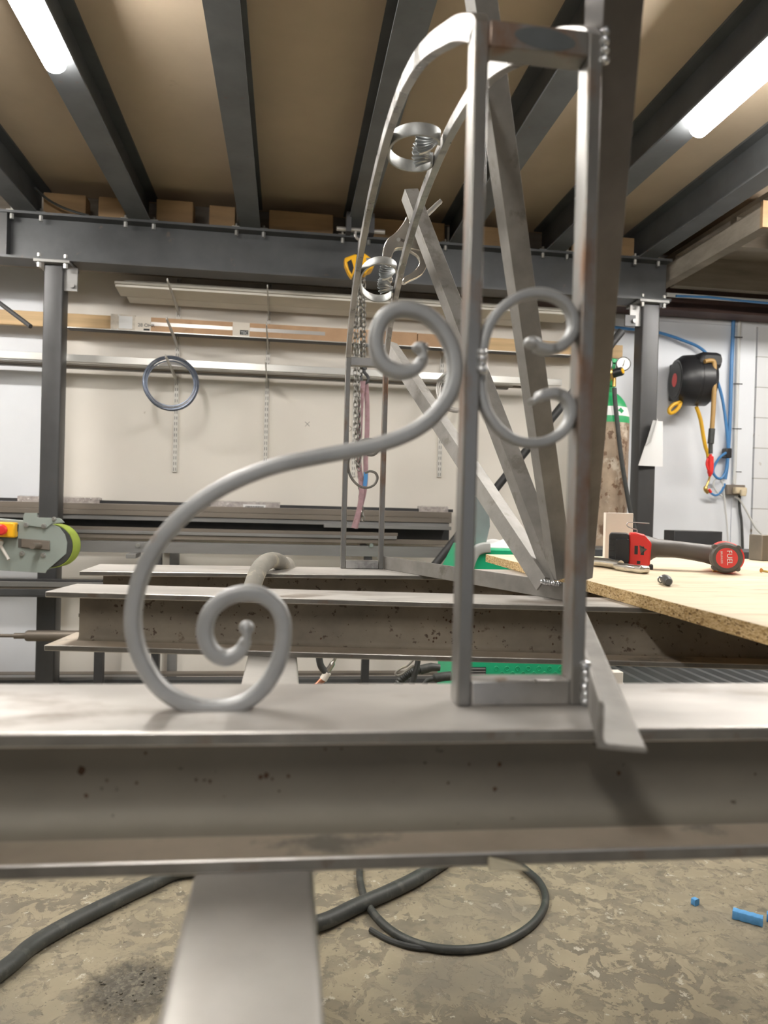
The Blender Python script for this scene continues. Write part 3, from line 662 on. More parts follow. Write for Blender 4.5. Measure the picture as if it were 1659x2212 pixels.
# two C rings with cast leaves between the arch bars; each lies square to the arch
def ring(px_c, y_guess, rx_, leaf_scale):
    cen = onX(px_c[0], px_c[1], (XL1 + XR0) / 2)
    # tangent of the arch at that depth
    i = min(range(len(op)), key=lambda k: (op[k].y - cen.y) ** 2 + (op[k].z - 0.008 - cen.z) ** 2)
    t = (op[min(i + 2, len(op) - 1)] - op[max(i - 2, 0)]).normalized()
    nrm = V3((0, t.z, -t.y))
    c0 = V3((cen.x, op[i].y, op[i].z)) + nrm * 0.008
    ex = V3((1, 0, 0))
    hw = (XR0 - XL1) / 2 - 0.0016
    cu = [((px - 1138) / 101.0, (796 - py) / 101.0) for px, py in cp[4:-4]]
    def pt2(u, v): return c0 + ex * (hw * u) + t * (hw * v)
    pa = spline([pt2(*q) for q in cu], 6)
    m = MB(); m.sweep(pa, rrect(0.0016, 0.0078, 0.0006, 2), b=nrm); rg = obj('ring_scroll', m, M['galv'], arch)
    for s_ in (-1, 1):
        base = pt2(*(cu[0] if s_ > 0 else cu[-1])); d1 = (ex * -0.97 - t * (0.12 * s_)).normalized(); d2 = nrm; tn = d1.cross(nrm).normalized()
        m = MB(); rows = []
        Ln, Wd = 0.029 * leaf_scale, 0.034 * leaf_scale
        for u in range(0, 9):
            uu = u / 8; row = []
            for v in range(-12, 13):
                vv = v / 12
                fan = 0.22 + 0.9 * uu ** 0.8
                edge = 1 - 0.20 * vv * vv + 0.05 * math.cos(v * math.pi / 2)
                x_ = Ln * uu * (edge if uu > 0.3 else 1 - 0.1 * vv * vv)
                y_ = Wd * 0.5 * vv * fan
                z_ = 0.010 * math.sin(uu * 2.2) - 0.006 * vv * vv * uu + 0.0016 * min(1, uu * 1.6) * (1 if v % 3 == 0 else -0.6)
                row.append(base + d1 * x_ + d2 * y_ * s_ + tn * (z_ * s_))
            rows.append(row)
        front = rows
        back = [[p + tn * 0.0014 for p in r_] for r_ in rows]
        loop = [f + b_[::-1] for f, b_ in zip(front, back)]
        m.loft(loop); obj('leaf', m, M['leaf'], rg, sharp=20)
    w = MB(); w.ball(pt2(-1.03, 0.0), (0.003, 0.004, 0.004), 5)
    obj('weld_bead', w, M['weld'], rg)
ring((888, 330), 0.95, 1, 1.0)
ring((815, 626), 1.3, 1, 1.0)

# base ties and radiating angle braces, all meeting at the hub right of the arch
def angle(name, p0, p1, da, db, leg=0.025, th=0.003, trim=0.0, mt='brace'):
    p0, p1 = V3(p0), V3(p1); ax = (p1 - p0).normalized()
    a = V3(da); a = (a - ax * a.dot(ax)).normalized()
    b = V3(db); b = b - ax * b.dot(ax); b = (b - a * b.dot(a)).normalized()
    r = th * 0.8
    poly = [(0, 0), (leg, 0), (leg, th * 0.5), (leg - th * 0.5, th), (th + r, th), (th + r * 0.3, th + r * 0.3), (th, th + r), (th, leg - th * 0.5), (th * 0.5, leg), (0, leg)]
    m = MB(); m.prism(poly, p0, a, b, p1 - p0); return obj(name, m, M[mt], arch, bevel=0.0004)
J = onZ(1215, 1297, T + 0.0003)
e_ = onZ(1290, 1617, T + 0.0003)
farp = V3((XR1 + 0.0005, 1.436, T + 0.0003))
# ties: upright leg to the left, flat leg on the beams to the right
dirB = (e_ - J).normalized(); rB = V3((-dirB.y, dirB.x, 0))
angle('base_tie', e_, J, (0, 0, 1), rB if rB.x > 0 else -rB)
dirA = (farp - J).normalized(); rA = V3((-dirA.y, dirA.x, 0))
angle('base_tie', J, farp, (0, 0, 1), rA if rA.x > 0 else -rA)
Jb = J + V3((0, 0, 0.024))
def brace(px0, d0, px1, x1_, ext, left, right, leg=0.025):
    p0 = CAM + ray(*px0) * d0
    p1 = onX(px1[0], px1[1], x1_)
    d = p1 - p0
    view = ((p0 + p1) / 2 - CAM).normalized(); ax = d.normalized()
    side = ax.cross(view).normalized()
    if side.dot(rt) < 0: side = -side
    away = (view - ax * view.dot(ax)).normalized()
    # ridge towards the camera, one leg going left-and-away, other right-and-away
    da = (-side * left[0] + away * left[1]); db = (side * right[0] + away * right[1])
    return angle('brace', p0, p0 + d * ext, da, db, leg)
dJ = (Jb - CAM).length / ray(1215, 1270).length
brace((1178, 1247), dJ, (836, 735), XR1 + 0.014, 1.0, (0.82, 0.57), (0.57, 0.82))
brace((1196, 1253), dJ - 0.004, (898, 470), XR1 + 0.014, 1.10, (0.50, 0.87), (0.87, 0.50))
brace((1203, 1255), dJ - 0.010, (1052, 185), XR1 + 0.006, 1.40, (0.42, 0.91), (0.91, 0.42))
# the nearest brace: lies against the right post
p0 = CAM + ray(1240, 1262) * (dJ - 0.012)
p1 = onX(1300, 100, XR1 + 0.0015)
ax = (p1 - p0).normalized()
angle('brace', p0, p0 + (p1 - p0) * 1.32, (1, 0.30, 0), (0.2, 1, 0), 0.027, mt='braceshade')
# weld beads
def beads(pts, r, par=arch):
    m = MB()
    for p in pts: m.ball(p, (r * random.uniform(.8, 1.2), r * random.uniform(.8, 1.2), r * random.uniform(.8, 1.2)), 5)
    return obj('weld_bead', m, M['weld'], par, sharp=60)
beads([V3((XR1 + 0.001, YN0 - 0.0005, ZT + 0.004 - 0.006 * i)) for i in range(4)], 0.0035)
beads([V3((XR1 + 0.000, YN0 - 0.0008, T + 0.003 + 0.0045 * i)) for i in range(6)], 0.0036)
beads([V3((XL1 + 0.001, YN0 - 0.0005, onY(1040, 787, YN0).z + 0.0035 * (i - 1))) for i in range(4)], 0.0034)
beads([CAM + ray(1172 + 5 * i, 1256 + 0.8 * i) * (dJ - 0.006) for i in range(8)], 0.0035)

# ------------------------------------------------------------------ locking C-clamp on the brace
def pix(pts, y): return [onY(px, py, y) for px, py in pts]
def slab(pts, y, th, tilt=None, k=0, smooth=0):
    P = pix(pts, y)
    if smooth: P = spline(P, smooth, closed=True)
    m = MB(); m.loft([P, [p + V3((0, th, 0)) for p in P]]); return m
KY = 1.335
cl = thing('locking_clamp', 'nickel locking C-clamp pliers gripping the arch beside the yellow hoist', 'clamp', onY(870, 560, KY))
obj('body', slab([(879, 466), (886, 472), (888, 488), (912, 522), (915, 538), (906, 541), (880, 536), (858, 536), (850, 544), (846, 556), (836, 560), (828, 562), (827, 548), (830, 530), (838, 515), (853, 503), (866, 488), (875, 474)], KY, 0.016, smooth=3), M['shiny'], cl, bevel=0.002)
obj('fixed_jaw', slab([(829, 560), (846, 556), (845, 570), (844, 586), (848, 600), (846, 610), (838, 606), (832, 590)], KY + 0.002, 0.012, smooth=3), M['shiny'], cl, bevel=0.002)
obj('moving_jaw', slab([(884, 540), (896, 538), (912, 543), (922, 556), (923, 572), (914, 590), (900, 600), (886, 606), (875, 612), (869, 609), (874, 598), (888, 590), (900, 579), (906, 568), (905, 557), (898, 549)], KY + 0.003, 0.012, smooth=3), M['shiny'], cl, bevel=0.002)
h_ = pix([(905, 478), (913, 470), (924, 461), (934, 452), (944, 442), (952, 435)], KY + 0.02)
m_ = MB(); m_.sweep(spline(h_, 4), rrect(0.0045, 0.007, 0.003, 3), b=(0, 1, 0), sc=[1 - 0.25 * abs(i / 20 - 0.4) for i in range(21)]); obj('handle', m_, M['alu'], cl)
m_ = MB(); m_.cyl(onY(861, 517, KY - 0.002), onY(861, 517, KY + 0.004), 0.0035, 12); obj('rivet', m_, M['zinc'], cl)
obj('slot', slab([(866, 515), (876, 519), (872, 523), (866, 520)], KY - 0.0006, 0.002), M['slot'], cl)

# ------------------------------------------------------------------ tools on the chipboard
# cordless impact wrench lying on its side
A_ = onZ(1312, 1224, BT); B_ = onZ(1560, 1236, BT)
ex = (B_ - A_); ex.z = 0; ex.normalize(); ey = V3((-ex.y, ex.x, 0))
WM = frame(A_, ex, ey, V3((0, 0, 1)))
Wr = thing('impact_wrench', 'red and black cordless impact wrench lying on the chipboard', 'power tool', A_)
Lw = 0.228
def W(): return MB(WM)
m_ = W(); m_.prism(rrect(0.018, 0.0325, 0.005), (0.020, -0.036, 0.0335), (1, 0, 0), (0, 0, 1), (0, 0.072, 0)); bt = obj('battery', m_, M['batt'], Wr, bevel=0.002)
m_ = W(); m_.prism(rrect(0.0125, 0.022, 0.004), (0.0265, -0.0395, 0.034), (1, 0, 0), (0, 0, 1), (0, 0.004, 0)); obj('latch', m_, M['black'], bt, bevel=0.001)
m_ = W()
for i in range(5): m_.box((0.003, -0.0372, 0.010 + 0.011 * i), (0.012, -0.0355, 0.0125 + 0.011 * i))
obj('grip_rib', m_, M['black'], bt)
m_ = W(); m_.prism([(0.038, 0.0005), (0.068, 0.0005), (0.076, 0.010), (0.078, 0.050), (0.066, 0.064), (0.050, 0.068), (0.038, 0.067)], (0, -0.034, 0), (1, 0, 0), (0, 0, 1), (0, 0.068, 0)); rb = obj('base_housing', m_, M['red'], Wr, bevel=0.003)
m_ = W()
for x, z, w_, h in ((0.048, 0.036, 0.006, 0.016), (0.059, 0.035, 0.006, 0.016), (0.053, 0.013, 0.006, 0.006)): m_.box((x, -0.0346, z - h / 2), (x + w_, -0.0336, z + h / 2))
obj('vent', m_, M['ink'], rb)
m_ = W()
hp = [(0.058, 0, 0.036), (0.070, 0, 0.038), (0.082, 0, 0.040), (0.092, 0, 0.040), (0.120, 0, 0.039), (0.150, 0, 0.036), (0.175, 0, 0.033), (0.195, 0, 0.030)]
hs = [(0.028, 0.036), (0.026, 0.034), (0.020, 0.024), (0.0165, 0.019), (0.0158, 0.018), (0.0162, 0.018), (0.0172, 0.019), (0.020, 0.021)]
m_.sweep(hp, [(math.cos(2 * math.pi * k / 20), math.sin(2 * math.pi * k / 20)) for k in range(20)], b=(0, 1, 0), sc=hs)
obj('handle', m_, M['greyrub'], Wr, sharp=60)
hc = V3((0.203, 0, 0.0295))
m_ = W(); m_.lathe([(0.001, -0.052), (0.022, -0.052), (0.0265, -0.047), (0.0275, -0.035), (0.0275, 0.02), (0.024, 0.05), (0.014, 0.08), (0.012, 0.10), (0.001, 0.10)], hc + V3((0.004, 0, 0)), (0, 1, 0), 32); obj('motor_housing', m_, M['red'], Wr)
m_ = W(); m_.lathe([(0.001, -0.0585), (0.0235, -0.0585), (0.0268, -0.055), (0.0275, -0.040), (0.001, -0.040)], hc, (0, 1, 0), 32); rc = obj('rear_cap', m_, M['greyrub'], Wr)
m_ = W(); m_.lathe([(0.001, -0.0592), (0.0180, -0.0592), (0.0180, -0.0580), (0.001, -0.0580)], hc, (0, 1, 0), 32)
st = obj('badge', m_, M['redlabel'], rc, label='red round badge')
for a_ in (45, 135, 225, 315):
    q = hc + V3((0.0262 * math.cos(R(a_)), -0.046, 0.0262 * math.sin(R(a_)))); m_ = W(); m_.cyl(q + V3((0, -0.0105, 0)), q + V3((0, 0.012, 0)), 0.0046, 12); bo = obj('screw_boss', m_, M['greyrub'], rc)
def txt_frame(o, xdir, zdir):
    # text plane: x = reading direction, y = up direction, normal towards -ey
    X = (ex * xdir[0] + V3((0, 0, 1)) * xdir[1]); Y = (ex * zdir[0] + V3((0, 0, 1)) * zdir[1])
    return frame(WM @ V3(o), X, Y, X.cross(Y))
text_obj('lettering', 'FUEL', 0.0122, txt_frame(hc + V3((0.0040, -0.0596, 0.001)), (0.06, -0.998), (0.998, 0.06)), M['text'], rc)
text_obj('lettering', 'BRUSHLESS', 0.0044, txt_frame(hc + V3((-0.0085, -0.0596, 0.001)), (0.06, -0.998), (0.998, 0.06)), M['text'], rc)
hk = [(0.052, 0, 0.066), (0.052, 0, 0.073), (0.044, 0, 0.075), (0.035, 0, 0.079), (0.034, 0, 0.084), (0.040, 0, 0.087), (0.060, 0, 0.0865), (0.074, 0, 0.086)]
m_ = W(); m_.sweep(spline(hk, 4), rrect(0.0009, 0.006, 0.0004, 1), b=(0, 1, 0)); obj('belt_hook', m_, M['zinc'], Wr)
m_ = W(); m_.box((0.066, -0.030, 0.0003), (0.082, 0.0, 0.009)); obj('bit_clip', m_, M['black'], Wr, bevel=0.001)

# worn locking pliers in front of the wrench
pa, pb = onZ(1262, 1220, BT), onZ(1396, 1241, BT)
pl = thing('locking_pliers', 'worn chrome locking pliers lying on the chipboard at the foot of the wrench', 'pliers', pa)
m_ = MB(); q = [pa.lerp(pb, t) + V3((0, 0, 0.008 + 0.003 * math.sin(t * 3))) for t in (0, 0.1, 0.25, 0.45, 0.62)]
m_.tube(spline(q, 4), [0.0075] * 4 + [0.0085] * 9 + [0.0075] * 4, 12); obj('handle', m_, M['shiny'], pl)
m_ = MB(); q = [pa.lerp(pb, t) + V3((0.004, 0.020, 0.006)) for t in (0.0, 0.2, 0.45, 0.66, 0.8)]
m_.tube(spline(q, 4), 0.0058, 10); obj('lever', m_, M['shiny'], pl)
m_ = MB(); q = [pa.lerp(pb, t) + V3((0, 0, 0.007)) for t in (0.56, 0.66, 0.80, 0.90)]
m_.sweep(q, rrect(0.012, 0.0062, 0.003), b=(0, 0, 1), sc=[0.7, 1, 0.95, 0.6]); obj('fixed_jaw', m_, M['shiny'], pl, bevel=0.001)
m_ = MB(); q = [pa.lerp(pb, t) + V3((0.002, -0.004 + 0.006 * t, 0.0075)) for t in (0.80, 0.88, 0.97, 1.0)]
m_.sweep(q, rrect(0.010, 0.0068, 0.003), b=(0, 0, 1), sc=[0.8, 1, 1.0, 0.5]); obj('moving_jaw', m_, M['shiny'], pl, bevel=0.001)
# small black bit adapter
qa, qb = onZ(1438, 1252, BT + 0.007), onZ(1452, 1262, BT + 0.007)
d_ = (qb - qa).normalized()
ad = thing('bit_adapter', 'small dark socket adapter lying alone on the open chipboard', 'adapter', qa)
m_ = MB(); m_.lathe([(0.001, -0.012), (0.007, -0.012), (0.0075, 0.012), (0.006, 0.030), (0.0045, 0.032), (0.0045, 0.036), (0.001, 0.036)], qa, d_, 14); obj('barrel', m_, M['darksteel'], ad)
m_ = MB(); m_.tube([qa + V3((-0.009 + 0.0045 * math.cos(t * .6), -0.002, 0.0045 * math.sin(t * .6))) for t in range(11)], 0.0014, 6, closed=False); obj('clip_ring', m_, M['zinc'], ad)
# yellow zinc screws
def screw(px, py, label, dirv):
    o = onZ(px, py, BT + 0.0042); d = V3(dirv).normalized()
    s = thing('wood_screw', label, 'screw', o, 'yellow screws on the chipboard')
    m = MB(); m.lathe([(0.001, -0.001), (0.0042, -0.001), (0.0042, 0.0002), (0.0016, 0.003), (0.001, 0.003)], o, d, 12); obj('head', m, M['yzinc'], s)
    m = MB(); pr = [(0.0012, 0.002)]
    for i in range(9): pr += [(0.0022, 0.004 + i * 0.0022), (0.0013, 0.0051 + i * 0.0022)]
    pr.append((0.0003, 0.027)); m.lathe(pr, o - V3((0, 0, 0.001)), d, 10); obj('shank', m, M['yzinc'], s)
screw(1541, 1231, 'yellow zinc screw lying right under the wrench head', (0.8, -0.25, -0.1))
screw(1645, 1232, 'yellow zinc screw at the right edge of the photo', (1, 0.05, -0.1))
# cream plastic block standing behind the wrench
c0, c1 = onZ(1306, 1213, BT), onZ(1377, 1216, BT)
zt_ = onY(1340, 1108, c0.y).z
m_ = MB(); m_.box((c0.x, c0.y, BT + 0.0003), (c1.x, c0.y + 0.012, zt_))
tag(obj('plastic_offcut', m_, M['pvc'], bevel=0.001), 'cream plastic offcut standing upright behind the wrench battery', 'offcut')
c0 = onZ(1645, 1212, BT); zt_ = onY(1650, 1156, c0.y).z
m_ = MB(); m_.box((c0.x, c0.y, BT + 0.0003), (c0.x + 0.06, c0.y + 0.05, zt_)); m_2 = obj('steel_block', m_, M['rackbar'], bevel=0.002)
tag(m_2, 'brown steel block cut off by the right edge of the photo', 'block')
# dark bench with a dark block against the right wall
by = 3.2
z0 = onY(1560, 1190, by).z
bx0, bx1 = onY(1452, 1200, by).x, onY(1800, 1200, by).x
bn = thing('side_bench', 'dark steel bench rail running behind the chipboard at the right', 'bench', (bx1, by, 0))
m_ = MB(); m_.box((onY(1262, 1200, by).x, by, z0 - 0.055), (bx1, by + 0.24, z0)); obj('bench_top', m_, M['darksteel'], bn, bevel=0.004)
for xx in (bx0 + 0.05, bx1 - 0.1):
    for yy in (by + 0.03, by + 0.15):
        obj('leg', MB().box((xx, yy, 0), (xx + 0.05, yy + 0.05, z0 - 0.055)), M['darksteel'], bn)
m_ = MB(); u0, u1 = onY(1456, 1180, by + 0.1), onY(1560, 1180, by + 0.1)
zz = onY(1500, 1147, by + 0.1).z
m_.box((u0.x, by + 0.1, z0 + 0.0003), (u1.x, by + 0.2, zz)); tag(obj('steel_box', m_, M['rackdark'], bevel=0.003), 'black rectangular steel box on the bench behind the wrench', 'box')
m_ = MB(); u0, u1 = onY(1448, 1180, by + 0.02), onY(1590, 1180, by + 0.02); m_.box((u0.x, by + 0.02, z0 + 0.0003), (u1.x, by + 0.06, z0 + 0.014)); tag(obj('flat_bar', m_, M['rackgrey']), 'grey flat bar lying on the bench in front of the black box', 'bar')

# ------------------------------------------------------------------ green welding machine behind the beams
gy = 2.45
g0, g1 = onY(1000, 1440, gy).x, onY(1000, 1440, gy).x + 0.385
gz1 = onY(1060, 1182, gy).z
wm = thing('welding_machine', 'green welding machine with a grey rounded frame standing behind the beams', 'machine', ((g0 + g1) / 2, gy + 0.2, 0))
gzb = 0.40
m_ = MB(); m_.prism([(g0, 0.12), (g1, 0.12), (g1, gz1 - 0.008), (g0 + 0.055, gz1 - 0.008), (g0 + 0.01, gz1 - 0.10)], (0, gy + 0.012, 0), (1, 0, 0), (0, 0, 1), (0, 0.42, 0)); obj('body', m_, M['green'], wm, bevel=0.004)
m_ = MB(); pth = [V3((g0 - 0.004, gy + 0.014, gz1 - 0.17)), V3((g0 + 0.006, gy + 0.014, gz1 - 0.09)), V3((g0 + 0.030, gy + 0.014, gz1 - 0.025)), V3((g0 + 0.055, gy + 0.014, gz1 - 0.006)), V3((g0 + 0.085, gy + 0.014, gz1 - 0.002))]
m_.sweep(spline(pth, 5), rrect(0.018, 0.014, 0.006), b=(0, 1, 0)); obj('corner_frame', m_, M['plast'], wm)
m_ = MB(); m_.box((g0 + 0.02, gy + 0.0005, 0.2), (g1, gy + 0.012, 0.64)); fp_ = obj('front_panel', m_, M['green'], wm, bevel=0.002)
m_ = MB()
for r_ in range(2):
    for k in range(7):
        c_ = onY(1072 + 23 * k + (0 if r_ == 0 else 12), 1444 + 12 * r_, gy)
        m_.tube([c_ + V3((0.0075 * math.cos(2 * math.pi * q / 14), -0.0004, 0.0075 * math.sin(2 * math.pi * q / 14))) for q in range(14)], 0.0012, 5, closed=True)
obj('embossed_ring', m_, M['green'], fp_)
va, vb = onY(1012, 1441, gy), onY(1049, 1458, gy)
obj('vent', MB().box((va.x, gy - 0.003, vb.z), (vb.x, gy + 0.0003, va.z)), M['black'], fp_)
m_ = MB()
for k in range(3):
    z_ = va.z - (va.z - vb.z) * (k + 0.5) / 3; m_.box((va.x, gy - 0.008, z_ - 0.0022), (vb.x - 0.003, gy - 0.003, z_ + 0.0022))
obj('louvre', m_, M['rackgrey'], fp_)
for k in (0.03, 0.44):
    
    for yy in (0.10, 0.34):
        m_ = MB(); m_.cyl((g0 + k, gy + yy, 0.06), (g0 + k + 0.03, gy + yy, 0.06), 0.06, 20); obj('castor', m_, M['rubber'], wm)
# smoky shield and papers on the machine
sy = gy + 0.17
m_ = MB(); ring_ = []
outl = [(1002, 1080), (1040, 1074), (1054, 1078), (1060, 1100), (1058, 1140), (1050, 1181), (1005, 1183), (996, 1140)]
P_ = [onY(px, py, sy) for px, py in outl]
zb = min(p.z for p in P_)
for p in P_: p.z += (gz1 - 0.0075) - zb
m_.loft([[p + V3((0, 0.03 * ((i % 4) / 4), 0)) for i, p in enumerate(P_)], [p + V3((0.004, 0.012 + 0.03 * ((i % 4) / 4), 0)) for i, p in enumerate(P_)]])
tag(obj('plastic_shield', m_, M['shield'], bevel=0.002), 'smoky grey plastic shield standing on the green welding machine', 'shield')
def crumple(px0, px1, y, z, d, hgt, seed, nx=12, ny=8):
    x0, x1 = onY(px0, 1170, y).x, onY(px1, 1170, y).x
    rows = []
    for i in range(nx + 1):
        row = []
        for j in range(ny + 1):
            u, v = i / nx, j / ny
            edge = min(u, 1 - u, v, 1 - v)
            h = z + 0.002 + (noise.noise(V3((u * 3 + seed, v * 3, seed))) * 0.5 + 0.6) * hgt * min(1, edge * 5)
            row.append(V3((x0 + (x1 - x0) * u + 0.006 * noise.noise(V3((v * 5, seed, 0))), y + d * v + 0.01 * noise.noise(V3((u * 5, 0, seed))), h)))
        rows.append(row)
    m = MB(); loop = [r_ + [p - V3((0, 0, 0.0015)) for p in r_[::-1]] for r_ in rows]; m.loft(loop); return m
tag(obj('rag', crumple(1062, 1165, gy + 0.10, gz1 - 0.008, 0.22, 0.034, 3.1), M['paper'], sharp=50), 'crumpled white rag heaped on the green welding machine', 'rag')
# torch and cables seen below the middle beam
ty = 2.30
tw = thing('welding_torch', 'welding torch with a white ring hanging below the middle beam', 'torch', onY(700, 1450, ty))
m_ = MB(); m_.tube(spline(pix([(688, 1400), (690, 1425), (694, 1440), (704, 1452), (709, 1456)], ty), 4), 0.011, 12); obj('handle', m_, M['rubber'], tw)
m_ = MB(); m_.cyl(onY(708, 1452, ty), onY(698, 1468, ty), 0.012, 14); obj('collar', m_, M['pvc'], tw)
m_ = MB(); m_.tube(spline(pix([(699, 1467), (690, 1476), (676, 1495), (655, 1560), (660, 1700)], ty) + [V3((onY(665, 1800, ty).x, ty, 0.011)), V3((onY(720, 1800, ty).x, ty + .1, 0.011))], 4), 0.010, 12); obj('copper_sleeve', m_, M['copper'], tw)
m_ = MB(); m_.tube(spline(pix([(728, 1412), (722, 1426), (714, 1440), (706, 1452)], ty), 4), [0.005] * 6 + [0.009] * 7, 12); obj('chrome_lever', m_, M['shiny'], tw)
cy_ = 2.30
cb = thing('power_connector', 'dusty ribbed cable connector below the middle beam beside the green machine', 'connector', onY(900, 1455, cy_))
m_ = MB(); q = spline([V3((onY(850, 1800, cy_).x, cy_ + 0.03, 0.012))] + pix([(852, 1640), (855, 1510), (864, 1472), (878, 1458), (892, 1450), (910, 1446)], cy_), 8); m_.tube(q, [0.012 + 0.0022 * (i % 2) for i in range(len(q))], 12); obj('ribbed_boot', m_, M['hose'], cb)
m_ = MB(); m_.tube(pix([(908, 1447), (932, 1441), (950, 1442)], cy_), [0.015, 0.014, 0.011], 14); obj('plug', m_, M['hose'], cb)
cb2 = thing('power_connector', 'second grey cable connector lower down against the arch post', 'connector', onY(950, 1465, cy_ + 0.04))
m_ = MB(); m_.tube(spline([V3((onY(925, 1800, cy_).x, cy_ + 0.06, 0.010))] + pix([(912, 1640), (912, 1510), (920, 1474), (935, 1466), (955, 1462), (975, 1460)], cy_ + 0.04), 4), [0.008] * 17 + [0.015] * 8, 12); obj('plug', m_, M['hose'], cb2)
m_ = MB(); m_.tube(spline(pix([(906, 1400), (902, 1432), (896, 1456), (888, 1490), (880, 1560), (884, 1700)], cy_ - 0.04) + [V3((onY(890, 1800, cy_).x, cy_ - 0.02, 0.010)), V3((onY(950, 1800, cy_).x, cy_ + 0.05, 0.010))], 4), 0.009, 10)
tag(obj('cable', m_, M['rubber']), 'black cable hanging straight down below the middle beam', 'cable')
m_ = MB(); m_.tube(spline(pix([(893, 1425), (880, 1438), (866, 1444), (854, 1454), (860, 1459), (874, 1452), (890, 1440), (903, 1436)], cy_ - 0.04), 5), 0.0035, 8)
tag(obj('cable', m_, M['greyhose']), 'thin grey cable looped beside the ribbed connector', 'cable')

# draped grey hose over the farthest beam
hp = [onY(px, py, y_) for px, py, y_ in ((535, 1330, 1.20), (540, 1290, 1.235), (549, 1255, 1.26), (560, 1230, 1.29), (572, 1216, 1.325), (588, 1210, 1.36), (603, 1214, 1.40), (613, 1224, 1.43))]
hp += [hp[-1] + V3((0.008, 0.03, -0.006)), hp[-1] + V3((0.012, 0.10, -0.10)), hp[-1] + V3((0.012, 0.12, -0.30)), hp[-1] + V3((0.02, 0.16, -0.6)), hp[-1] + V3((0.04, 0.25, -0.95))]
m_ = MB(); q = spline(hp, 5); m_.sweep(q, [(math.cos(2 * math.pi * k / 14), math.sin(2 * math.pi * k / 14)) for k in range(14)], b=None, sc=[0.0150] * len(q))
tag(obj('draped_hose', m_, M['greyhose']), 'dusty grey hose draped over the farthest steel beam', 'hose')

# ------------------------------------------------------------------ wall shelving
def upright(px, py_top, py_bot, label):
    a_, b_ = onY(px[0], py_top, WY), onY(px[1], py_bot, WY)
    x = (a_.x + b_.x) / 2
    u = thing('slotted_upright', label, 'shelf upright', (x, WY, b_.z), 'slotted wall uprights')
    obj('channel', MB().box((x - 0.0125, WY - 0.014, b_.z), (x + 0.0125, WY - 0.0003, a_.z)), M['upright'], u, bevel=0.0015)
    m = MB(); n = int((a_.z - b_.z) / 0.032)
    for k in range(n):
        z = b_.z + 0.016 + 0.032 * k
        for s in (-1, 1): m.box((x + s * 0.0055 - 0.0015, WY - 0.0146, z - 0.009), (x + s * 0.0055 + 0.0015, WY - 0.0138, z + 0.009))
    obj('slots', m, M['slot'], u)
    return x
UX = [upright((386, 380), 580, 1020, 'white slotted shelf upright behind the blue-grey wire coil'), upright((580, 576), 580, 1024, 'white slotted shelf upright, the middle one, beyond the scroll'),
      upright((957, 948), 690, 1031, 'white slotted shelf upright partly behind the arch, with the silver coil'), upright((770, 765), 640, 1030, 'white slotted shelf upright behind the hoist chains')]
BL = 0.40
def wbracket(x, zl, label):
    yw_ = WY - 0.0147
    b = thing('shelf_bracket', label, 'shelf bracket', (x, yw_, zl), 'grey shelf brackets')
    m = MB(); m.prism([(-0.0003, zl), (-0.0003, zl + 0.038), (-BL, zl + 0.086), (-BL, zl + 0.070)], (x - 0.003, yw_, 0), (0, 1, 0), (0, 0, 1), (0.006, 0, 0)); obj('arm', m, M['bracket'], b, bevel=0.001)
    m = MB(); m.box((x - 0.006, WY - 0.020, zl), (x + 0.006, yw_, zl + 0.06)); obj('hook_plate', m, M['bracket'], b)
def rest(zl, y): return zl + 0.0385 + 0.048 * (WY - 0.0147 - y) / BL
rows_ = [(680, 693), (755, 767), (829, 836)]
names = ['top', 'second', 'third']
SHZ = []
for r_ in range(3):
    zl = onY(384, rows_[r_][0], WY - 0.015).z
    SHZ.append(zl)
    for k, nm in ((0, 'left upright'), (1, 'middle upright')):
        wbracket(UX[k], zl, 'grey sloping shelf bracket on the %s, %s row' % (nm, names[r_]))
    wbracket(UX[2], zl, 'grey sloping shelf bracket behind the arch braces, %s row' % names[r_])
    if r_ == 0: wbracket(UX[3], zl, 'grey sloping shelf bracket behind the hoist chain, top row')
# white skirting lengths on the top brackets
TA = math.atan2(-0.048, BL)
xl = onY(248, 630, 4.03).x; xr = onY(1235, 690, 4.03).x
def trim(x0, x1, yf, d, off, h, label):
    o = V3((0, yf, rest(SHZ[0], yf) + 0.0005)); ey_ = V3((0, math.cos(TA), math.sin(TA))); ez_ = V3((0, -math.sin(TA), math.cos(TA)))
    m = MB(); m.prism([(0, off), (d, off), (d, off + h), (d * 0.25, off + h), (0, off + h * 0.86)], (x0, o.y, o.z), ey_, ez_, (x1 - x0, 0, 0))
    return tag(obj('trim_board', m, M['white'], bevel=0.0015), label, 'trim board', 'white trim lengths on the top brackets')
trim(xl, xr, 4.035, 0.13, 0.0, 0.015, 'white trim board lowest on the top brackets, its stained end in view')
trim(xl - 0.004, xr - 0.03, 4.030, 0.13, 0.0153, 0.015, 'white trim board in the middle of the stack on the top brackets')
trim(xl + 0.045, xr - 0.05, 4.038, 0.12, 0.0306, 0.010, 'white trim board topmost of the stack on the top brackets')
trim(xl + 0.03, xr - 0.2, 4.168, 0.09, 0.0, 0.022, 'white trim board lying behind the stack on the top brackets')
